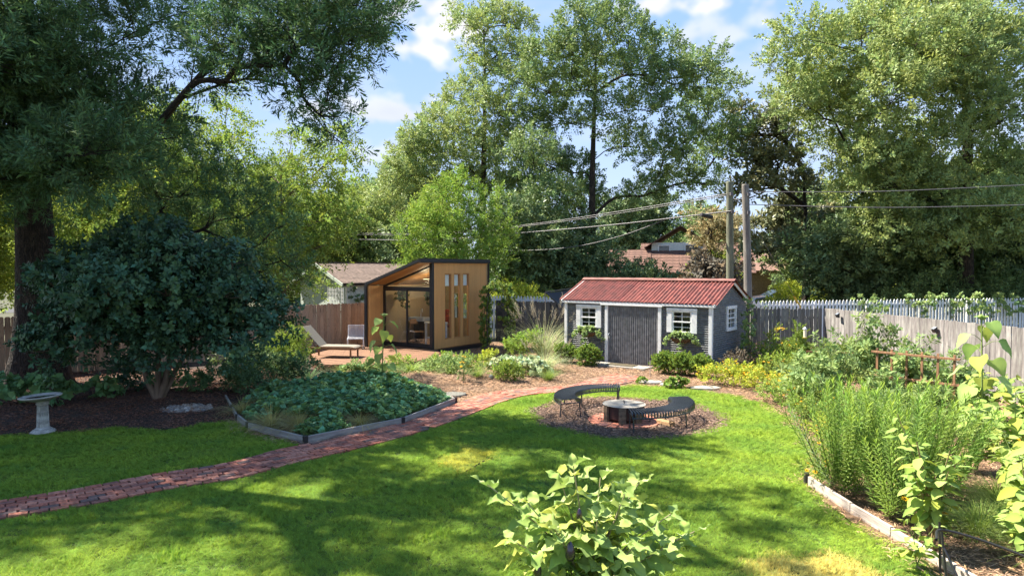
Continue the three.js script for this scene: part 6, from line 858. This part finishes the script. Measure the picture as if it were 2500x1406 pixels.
// yellow flowered plants
function flowering(label, [x, z], clumps, nf, seed, o = {}) { const p = shrub('yellow_flower_plant', label, 'flowers', { at: [x, z], y: ground(x, z), clumps, per: o.per || 260, leaf: o.leaf || S.herb, mat: o.mat || F.yellowGreen, seed, size: o.size || 0.62, stems: 4, stemMat: M.stem, group: 'yellow flowering plants' }); flowers(p, scatter(seed, nf, clumps), o.fs || 0.034); return p; }
flowering('low yellow flowered mound at the front right corner of the shed', [5.75, -18.3], [[-0.4, 0.2, 0.1, 0.35], [0.2, 0.26, 0, 0.4], [0.75, 0.22, 0.1, 0.36], [0.2, 0.18, 0.4, 0.3]], 90, 41, { per: 420 });
flowering('low yellow flowered mound continuing right of the corner mound', [6.7, -17.5], [[-0.35, 0.2, 0.1, 0.34], [0.2, 0.2, 0.2, 0.36], [0.65, 0.2, 0, 0.34]], 64, 42, { per: 380 });
flowering('yellow flowered plant spilling to the lawn edge', [6.35, -16.0], [[-0.3, 0.18, 0.1, 0.3], [0.25, 0.24, 0, 0.38], [0.1, 0.2, 0.5, 0.34]], 50, 43, { mat: F.broad, per: 380 });
flowering('yellow flowered plant before the farthest feathery plant', [5.95, -13.6], [[-0.1, 0.25, 0.3, 0.34], [0.3, 0.3, 0, 0.4], [0.2, 0.3, -0.6, 0.4]], 34, 44, { mat: F.clump });
flowering('low yellow flowers along the lawn beside the farthest feathery plant', [5.75, -12.3], [[0, 0.14, 0, 0.22], [0.1, 0.16, -0.4, 0.24], [-0.12, 0.14, 0.35, 0.2]], 16, 52, { mat: F.yellowGreen });
flowering('low green and yellow growth along the lawn before the feathery plants', [5.25, -11.1], [[0, 0.14, 0, 0.2], [0.1, 0.16, -0.35, 0.22], [-0.2, 0.13, 0.4, 0.2]], 12, 53, { mat: F.clump });
flowering('yellow daisies beside the bird feeder pole', [7.4, -18.4], [[-0.3, 0.3, 0.1, 0.4], [0.3, 0.34, 0, 0.4], [0.7, 0.35, 0.2, 0.36]], 36, 45, { mat: F.clump });
flowering('tall yellow daisies against the weathered fence beside the shed', [8.05, -20.9], [[-0.5, 0.45, 0, 0.42], [0.0, 0.55, 0, 0.48], [0.45, 0.5, 0, 0.42], [0.15, 0.95, -0.1, 0.28], [0.3, 1.2, -0.1, 0.15]], 46, 46, { mat: F.box, fs: 0.05 });
flowering('yellow daisies below the right sunflower', [7.3, -9.9], [[0, 0.5, 0.2, 0.25], [0.4, 0.45, 0.1, 0.22]], 16, 47, { mat: F.broad, fs: 0.045 });
flowering('yellow daisies at the foot of the thick bent stem', [4.7, -7.75], [[-0.05, 0.42, 0.1, 0.16], [0.1, 0.3, 0.1, 0.16]], 8, 48, { mat: F.clump, fs: 0.045 });
flowering('yellow daisies at the lawn end of the pale edging', [4.42, -9.75], [[0, 0.2, 0, 0.16], [0.25, 0.24, 0, 0.16]], 10, 49, { mat: F.clump, fs: 0.04 });
flowering('yellow flowered weed in the bed right of the vine carpet', [-1.35, -18.4], [[0, 0.3, 0, 0.22], [0.05, 0.55, 0, 0.16]], 14, 50, { mat: F.tomato, fs: 0.035 });
flowering('small orange yellow flowers at the foot of the vine arch', [0.15, -24.9], [[0, 0.35, 0, 0.22], [-0.25, 0.4, 0.1, 0.2]], 16, 51, { mat: F.clump, fs: 0.045 });
// boxwoods
for (const [x, z, s, l] of [[1.75, -22.45, 0.36, 'clipped boxwood nearest the left corner of the shed'], [2.45, -21.75, 0.4, 'clipped boxwood just left of the shed door step'], [4.55, -20.1, 0.36, 'leftmost of three clipped boxwoods right of the shed door'], [5.0, -19.75, 0.37, 'middle of three clipped boxwoods right of the shed door'], [5.45, -19.45, 0.35, 'rightmost of three clipped boxwoods right of the shed door']]) shrub('boxwood_shrub', l, 'shrub', { at: [x, z], y: ground(x, z), clumps: [[0, 0.32, 0, s], [s * 0.35, 0.38, 0.1, s * 0.6], [-s * 0.35, 0.36, 0.05, s * 0.62], [0, 0.45, -0.1, s * 0.55]], per: 3000, leaf: S.box, mat: F.box, seed: Math.round(x * 100), size: 0.95, stems: 3, spike: 0.1, group: 'clipped boxwoods along the shed', squash: 0.9, shell: 0.6, hue: 0.16 });
// conifers
const conifer = (label, [x, z], h, w, seed) => { const cl = []; for (let i = 0; i < 9; i++) { const t = i / 8; cl.push([0, 0.12 + h * 0.86 * t, 0, w * (1.02 - t * 0.86), 2.2 - t]); } return shrub('young_conifer', label, 'conifer', { at: [x, z], y: ground(x, z), clumps: cl, per: 330, leaf: S.conifer, mat: F.box, seed, stems: 1, size: 1.0, squash: 0.55, shell: 0.6, group: 'young conical conifers', hue: 0.12 }); };
conifer('young conical conifer before the weathered fence', [9.45, -22.2], 1.35, 0.42, 61); conifer('young conical conifer at the corner of the gray fence', [10.35, -20.8], 1.05, 0.34, 62);
// window boxes with trailing ivy
for (const [s, l] of [[4.28, 'coir window basket with pale trailing ivy under the left shed window'], [0.93, 'coir window basket with pale trailing ivy under the right shed window']]) {
  const c = Math.cos(-0.6526), n = Math.sin(-0.6526), lx = 5.25 - s, x = 1.87 + lx * c + 0.16 * n, z = -23.5 - lx * n + 0.16 * c, k = s > 2 ? 1 : -1;
  const o = shrub('window_basket', l, 'planter', { at: [x, z], y: 1.05, clumps: [[0, 0.06, 0, 0.11], [0.17, 0.06, 0.1, 0.11], [-0.17, 0.06, -0.1, 0.11], ...[0, 1, 2, 3, 4, 5].map((i) => [-0.06 * k - 0.02 * i, 0.02 - i * 0.08, 0.12 - 0.01 * i, 0.05 - i * 0.004]), ...[0, 1, 2, 3].map((i) => [-0.32 - 0.05 * i, 0.02 - i * 0.07, -0.12, 0.045]), ...[0, 1, 2, 3].map((i) => [0.3 + 0.05 * i, 0.02 - i * 0.075, 0.3, 0.04])], per: 2200, leaf: S.ivy, mat: F.ivy, seed: 65 + Math.round(s), stems: 0, group: 'window baskets on the shed', size: 0.8 });
  const g = new THREE.SphereGeometry(1, 20, 8, 0, 6.2832, Math.PI / 2, Math.PI / 2); g.scale(0.33, 0.17, 0.13); part('basket', metres(g), std([0.17, 0.085, 0.04], 1, { map: repeat(T.coarse, 4), side: THREE.DoubleSide }), o).rotation.y = -0.6526; const rim = part('rim', tube([[-0.33, 0, 0], [-0.2, 0, 0.11], [0.2, 0, 0.11], [0.33, 0, 0]], 0.008, 0.008, 5, 14), M.black, o); rim.rotation.y = -0.6526;
}
// vine on the arch, climber on the shed corner
shrub('climbing_vine', 'leafy vine covering the garden arch beside the studio', 'vine', { at: [-0.55, -25.9], clumps: [...Array.from({ length: 9 }, (_, i) => [-0.46, 0.25 + i * 0.24, 0, 0.2]), ...Array.from({ length: 9 }, (_, i) => [0.46, 0.25 + i * 0.24, 0.08, 0.2]), [-0.3, 2.35, 0, 0.24], [0, 2.5, 0, 0.24], [0.3, 2.35, 0, 0.26], [0.62, 1.8, 0.1, 0.16], [0.7, 1.5, 0.1, 0.13], [0.1, 1.9, 0.1, 0.14], [-0.6, 1.0, 0.1, 0.14], [0.15, 1.2, 0.15, 0.12]], per: 420, leaf: S.ivy, mat: F.clump, seed: 72, stems: 3, size: 1.15, hue: 0.2, tint: 0.3 });
shrub('climbing_vine', 'pale climber reaching up the back right corner of the shed', 'vine', { at: [7.95, -21.9], clumps: Array.from({ length: 8 }, (_, i) => [-0.35 + i * 0.01, 0.45 + i * 0.24, 0.1, 0.24 - i * 0.018]), per: 300, leaf: S.ivy, mat: F.ivy, seed: 73, stems: 4, size: 1.1 });
for (const [x, z, s, l] of [[9.9, -25.85, 1, 'scrap of vine on the picket fence just right of the poles'], [14.2, -26.65, 2, 'vine on the picket fence left of the right sunflower'], [16.6, -27.2, 3, 'vine on the picket fence above the middle solar lamp'], [18.6, -27.6, 4, 'vine on the picket fence above the right sunflower'], [20.4, -28.0, 5, 'vine covering the right end of the picket fence']]) { const n = s === 1 ? 3 : s > 3 ? 9 : 5; shrub('fence_vine', l, 'vine', { at: [x, z], clumps: Array.from({ length: n }, (_, i) => [(i - n / 2) * 0.22 + (i % 2) * 0.1, (s === 1 ? 1.75 : 1.95) - (i % 3) * 0.28, 0.1, s === 1 ? 0.14 : 0.2]), per: 190, leaf: S.ivy, mat: F.ivy, seed: 75 + s, stems: 2, size: 1.4, group: 'vines on the picket fence' }); }
// ornamental grasses and perennials in the middle bed
grassPlant('tall plumed ornamental grass left of the shed', [1.15, -24.1], { n: 420, h: 1.9, r: 0.6, w: 0.007, arch: 0.62, mat: F.silver, seed: 11, seg: 6, plumes: 34, name: 'ornamental_grass' });
grassPlant('plumed fountain grass before the left boxwood of the shed', [1.0, -20.6], { n: 560, h: 1.05, r: 0.5, w: 0.006, arch: 0.9, mat: F.silver, seed: 12, plumes: 22, name: 'ornamental_grass' });
grassPlant('green grass clump near the bend of the brick path', [1.03, -18.95], { n: 320, h: 0.62, r: 0.3, w: 0.004, arch: 0.7, mat: F.clump, seed: 13, group: 'green grass clumps in the straw bed' });
grassPlant('green grass clump left of the round dark bush', [-0.98, -18.9], { n: 280, h: 0.52, r: 0.28, w: 0.004, arch: 0.8, mat: F.clump, seed: 14, group: 'green grass clumps in the straw bed' });
grassPlant('green strappy clump behind the left grass clump', [-1.05, -20.4], { n: 150, h: 0.42, r: 0.3, w: 0.008, arch: 1.0, mat: F.clump, seed: 15, group: 'green grass clumps in the straw bed' });
grassPlant('strappy lily clump in front of the deck', [-3.0, -20.0], { n: 340, h: 0.6, r: 0.5, w: 0.013, arch: 1.0, mat: F.broad, seed: 16, group: 'strappy clumps before the deck' });
grassPlant('strappy lily clump right of the sunflower stalk', [-2.45, -20.35], { n: 300, h: 0.6, r: 0.45, w: 0.013, arch: 1.0, mat: F.broad, seed: 17, group: 'strappy clumps before the deck' });
grassPlant('dark strappy clump beside the studio corner', [-1.7, -22.6], { n: 150, h: 0.5, r: 0.3, w: 0.008, arch: 0.8, mat: F.vine, seed: 18, group: 'strappy clumps before the deck' });
grassPlant('wispy grass at the left front corner of the deck', [-5.1, -20.1], { n: 180, h: 0.5, r: 0.4, w: 0.004, arch: 0.7, mat: F.clump, seed: 19, group: 'strappy clumps before the deck' });
grassPlant('wispy grass before the bird feeder', [8.6, -19.5], { n: 420, h: 0.55, r: 0.9, w: 0.004, arch: 0.9, mat: F.clump, seed: 20 }); grassPlant('wispy grass right of the bird feeder', [9.4, -19.0], { n: 420, h: 0.55, r: 0.9, w: 0.004, arch: 0.9, mat: F.clump, seed: 21 });
for (const [i, [x, z, l]] of [[5.6, -8.0, 'uncut grass left of the bottom right leafy plant'], [6.2, -8.2, 'uncut grass at the right edge behind the pipe'], [5.9, -7.2, 'uncut grass at the bottom right corner'], [6.5, -8.9, 'uncut grass under the dense right edge plant']].entries()) grassPlant(l, [x, z], { n: 900, h: 0.5, r: 0.95, w: 0.005, arch: 0.8, mat: F.clump, seed: 24 + i, group: 'uncut grass in the front right bed' });
const bed = 'perennials in the straw bed';
const perennial = (name, label, at, clumps, leaf, mat, seed, size = 0.7, per = 420) => shrub(name, label, 'plant', { at, y: ground(...at), clumps, per, leaf, mat, seed, size, stems: 3, stemMat: M.stem, group: bed });
{ const p = perennial('mum_bush', 'round dark green bush beside the brick path bend', [-0.12, -18.75], [[0, 0.24, 0, 0.34], [0.2, 0.2, 0.05, 0.26], [-0.2, 0.2, 0.05, 0.26]], S.herb, F.box, 101, 0.5, 900); flowers(p, scatter(5, 7, [[0, 0.24, 0, 0.34]]), 0.025); }
perennial('pale_leaf_patch', 'patch of pale shiny leaves behind the round dark bush', [0.1, -20.3], [[-0.6, 0.14, 0, 0.36], [0, 0.16, 0.1, 0.4], [0.5, 0.14, 0.3, 0.36], [0.3, 0.12, 0.7, 0.34], [-0.3, 0.14, -0.5, 0.36], [0.75, 0.12, 0.7, 0.3]], S.heart, F.pale, 102, 0.9, 380);
perennial('herb_bush', 'bright green bush left of the pale leaf patch', [-0.75, -20.6], [[0, 0.28, 0, 0.26], [0.1, 0.42, 0, 0.18]], S.herb, F.yellowGreen, 103, 0.6, 700);
perennial('herb_bush', 'fresh green shrub at the foot of the vine arch', [0.25, -24.0], [[0, 0.4, 0, 0.34], [0.3, 0.55, 0.1, 0.3], [0.65, 0.75, 0.1, 0.2], [-0.2, 0.3, 0.1, 0.3]], S.herb, F.bright, 104, 0.8, 420);
perennial('herb_bush', 'bluish leafy plant before the strappy clumps', [-2.1, -19.7], [[-0.2, 0.2, 0, 0.28], [0.25, 0.2, 0.1, 0.3], [0.6, 0.18, 0.2, 0.26]], S.herb, F.tomato, 105, 0.75, 420);
perennial('herb_bush', 'pale green plant beside the front corner of the deck', [-4.75, -19.7], [[0, 0.18, 0, 0.3], [0.4, 0.16, 0.1, 0.26]], S.heart, F.ivy, 106, 0.7, 300);
grassPlant('strappy green clump between the vine bed and the round dark bush', [-1.75, -19.3], { n: 220, h: 0.5, r: 0.35, w: 0.008, arch: 0.9, mat: F.clump, seed: 51, group: 'green grass clumps in the straw bed' });
grassPlant('wispy pale grass clump behind the pale leaf patch', [0.55, -21.6], { n: 260, h: 0.7, r: 0.3, w: 0.004, arch: 0.7, mat: F.clump, seed: 52, group: 'green grass clumps in the straw bed' });
perennial('herb_bush', 'low spreading green plant at the foot of the deck step', [-2.0, -21.6], [[0, 0.16, 0, 0.28], [0.45, 0.15, 0.15, 0.26], [-0.4, 0.15, 0, 0.24]], S.herb, F.bright, 115, 0.6, 420);
perennial('herb_bush', 'low leafy plant left of the sunflower stalk before the deck', [-4.1, -19.6], [[0, 0.2, 0, 0.3], [0.4, 0.18, 0.1, 0.26], [-0.4, 0.2, 0, 0.26]], S.herb, F.tomato, 120, 0.7, 380);
perennial('herb_bush', 'low bright plant at the front middle of the deck', [-3.55, -20.45], [[0, 0.22, 0, 0.28], [0.35, 0.2, 0, 0.24]], S.herb, F.bright, 121, 0.65, 420);
perennial('herb_bush', 'feathery green plant between the bluish plant and grass clump', [-1.3, -19.9], [[0, 0.2, 0, 0.28], [0.3, 0.22, 0.1, 0.22]], S.fern, F.clump, 122, 0.8, 420);
perennial('hosta_plant', 'small dark green leafy plant between the stepping stones', [4.4, -17.95], [[0, 0.12, 0, 0.2], [0.2, 0.1, 0.1, 0.16], [-0.15, 0.1, 0.05, 0.16]], S.heart, F.box, 107, 0.6, 800);
perennial('hosta_plant', 'tiny bright plant beside the first stepping stone', [3.55, -18.55], [[0, 0.07, 0, 0.13]], S.heart, F.bright, 108, 0.5, 1400);
perennial('herb_bush', 'dark shrub with cream leaf tips beside the shed right corner', [6.75, -19.9], [[0, 0.35, 0, 0.38], [-0.3, 0.3, 0.2, 0.3], [0.3, 0.5, -0.1, 0.3]], S.herb, F.purple, 109, 0.7, 380);
perennial('herb_bush', 'green leafy growth below the tall yellow daisies', [7.7, -20.0], [[0, 0.3, 0, 0.4], [0.5, 0.25, 0.1, 0.36], [-0.3, 0.25, 0.3, 0.3]], S.herb, F.box, 110, 0.7, 380);
{ const m = part(numbered('garden_globe'), new THREE.SphereGeometry(0.075, 18, 12), std([0.34, 0.37, 0.34], 0.7, { map: repeat(T.coarse, 4) }), scene); tag(m, 'small gray stone ball beside the round dark bush', 'ornament'); m.position.set(-0.58, ground(-0.58, -18.75) + 0.06, -18.75); }
// shaded shrubs on the left
const shade_ = 'shaded shrubs under the old oak';
const shady = (name, label, at, clumps, leaf, mat, seed, size, per) => shrub(name, label, 'shrub', { at, y: ground(...at), clumps, per, leaf, mat, seed, size, group: shade_, stems: 4 });
shady('azalea_shrub', 'rounded dark green shrub at the left end of the deck', [-6.95, -20.6], [[0, 0.55, 0, 0.6], [0.35, 0.5, 0.2, 0.5], [-0.4, 0.55, 0.1, 0.5], [0.1, 0.95, -0.1, 0.42]], S.small, F.box, 111, 0.55, 330);
shady('azalea_shrub', 'dark shrub between the camellia and the deck', [-7.6, -19.3], [[0, 0.5, 0, 0.55], [-0.5, 0.5, 0, 0.5], [0.4, 0.4, 0.2, 0.45]], S.herb, F.dark, 112, 0.8, 260);
shady('azalea_shrub', 'dark weedy shrub behind the vine bed', [-6.2, -18.6], [[0, 0.35, 0, 0.45], [-0.5, 0.4, 0.1, 0.5], [0.5, 0.35, 0.1, 0.4], [-1.0, 0.35, 0.3, 0.45]], S.herb, F.oak, 113, 0.8, 300);
shady('azalea_shrub', 'low dark growth at the left back of the vine bed', [-7.0, -17.2], [[0, 0.25, 0, 0.4], [-0.6, 0.3, 0, 0.45], [0.5, 0.25, 0.3, 0.36], [-0.2, 0.3, -0.6, 0.45]], S.herb, F.oak, 114, 0.8, 300);
for (const [i, [x, z]] of [[-6.3, -17.7], [-7.3, -18.2], [-5.8, -19.2], [-6.6, -19.7]].entries()) grassPlant(['tall weedy grass nearest the vine bed at its left', 'tall weedy grass under the camellia right side', 'tall weedy grass before the deck left corner', 'tall weedy grass before the round shrub at the deck'][i], [x, z], { n: 120, h: 0.8, r: 0.5, w: 0.006, arch: 0.9, mat: F.oak, seed: 34 + i });
shady('hydrangea_shrub', 'broad leaved low shrub behind the bird bath', [-11.3, -15.7], [[0, 0.3, 0, 0.4], [0.5, 0.35, 0, 0.4], [-0.5, 0.3, 0.1, 0.4], [0.9, 0.25, 0.1, 0.3]], S.heart, F.vine, 116, 1.2, 190);
shady('hydrangea_shrub', 'small broad leaved shrub at the foot of the old oak', [-10.2, -16.4], [[0, 0.2, 0, 0.3], [0.4, 0.2, 0, 0.28]], S.heart, F.vine, 117, 1.1, 220);
shady('rhododendron_shrub', 'dark glossy shrub between the oak and the camellia trunks', [-10.1, -17.5], [[0, 0.4, 0, 0.4], [0.4, 0.35, 0, 0.35], [0.1, 0.65, 0, 0.28]], S.glossy, F.camellia, 118, 1.0, 150);
shady('hydrangea_shrub', 'low leafy plant right behind the camellia trunks', [-8.6, -17.4], [[0, 0.2, 0, 0.3], [0.5, 0.2, 0.1, 0.3], [-0.5, 0.2, 0, 0.28]], S.heart, F.vine, 119, 0.9, 240);

renderer.render(scene, camera);
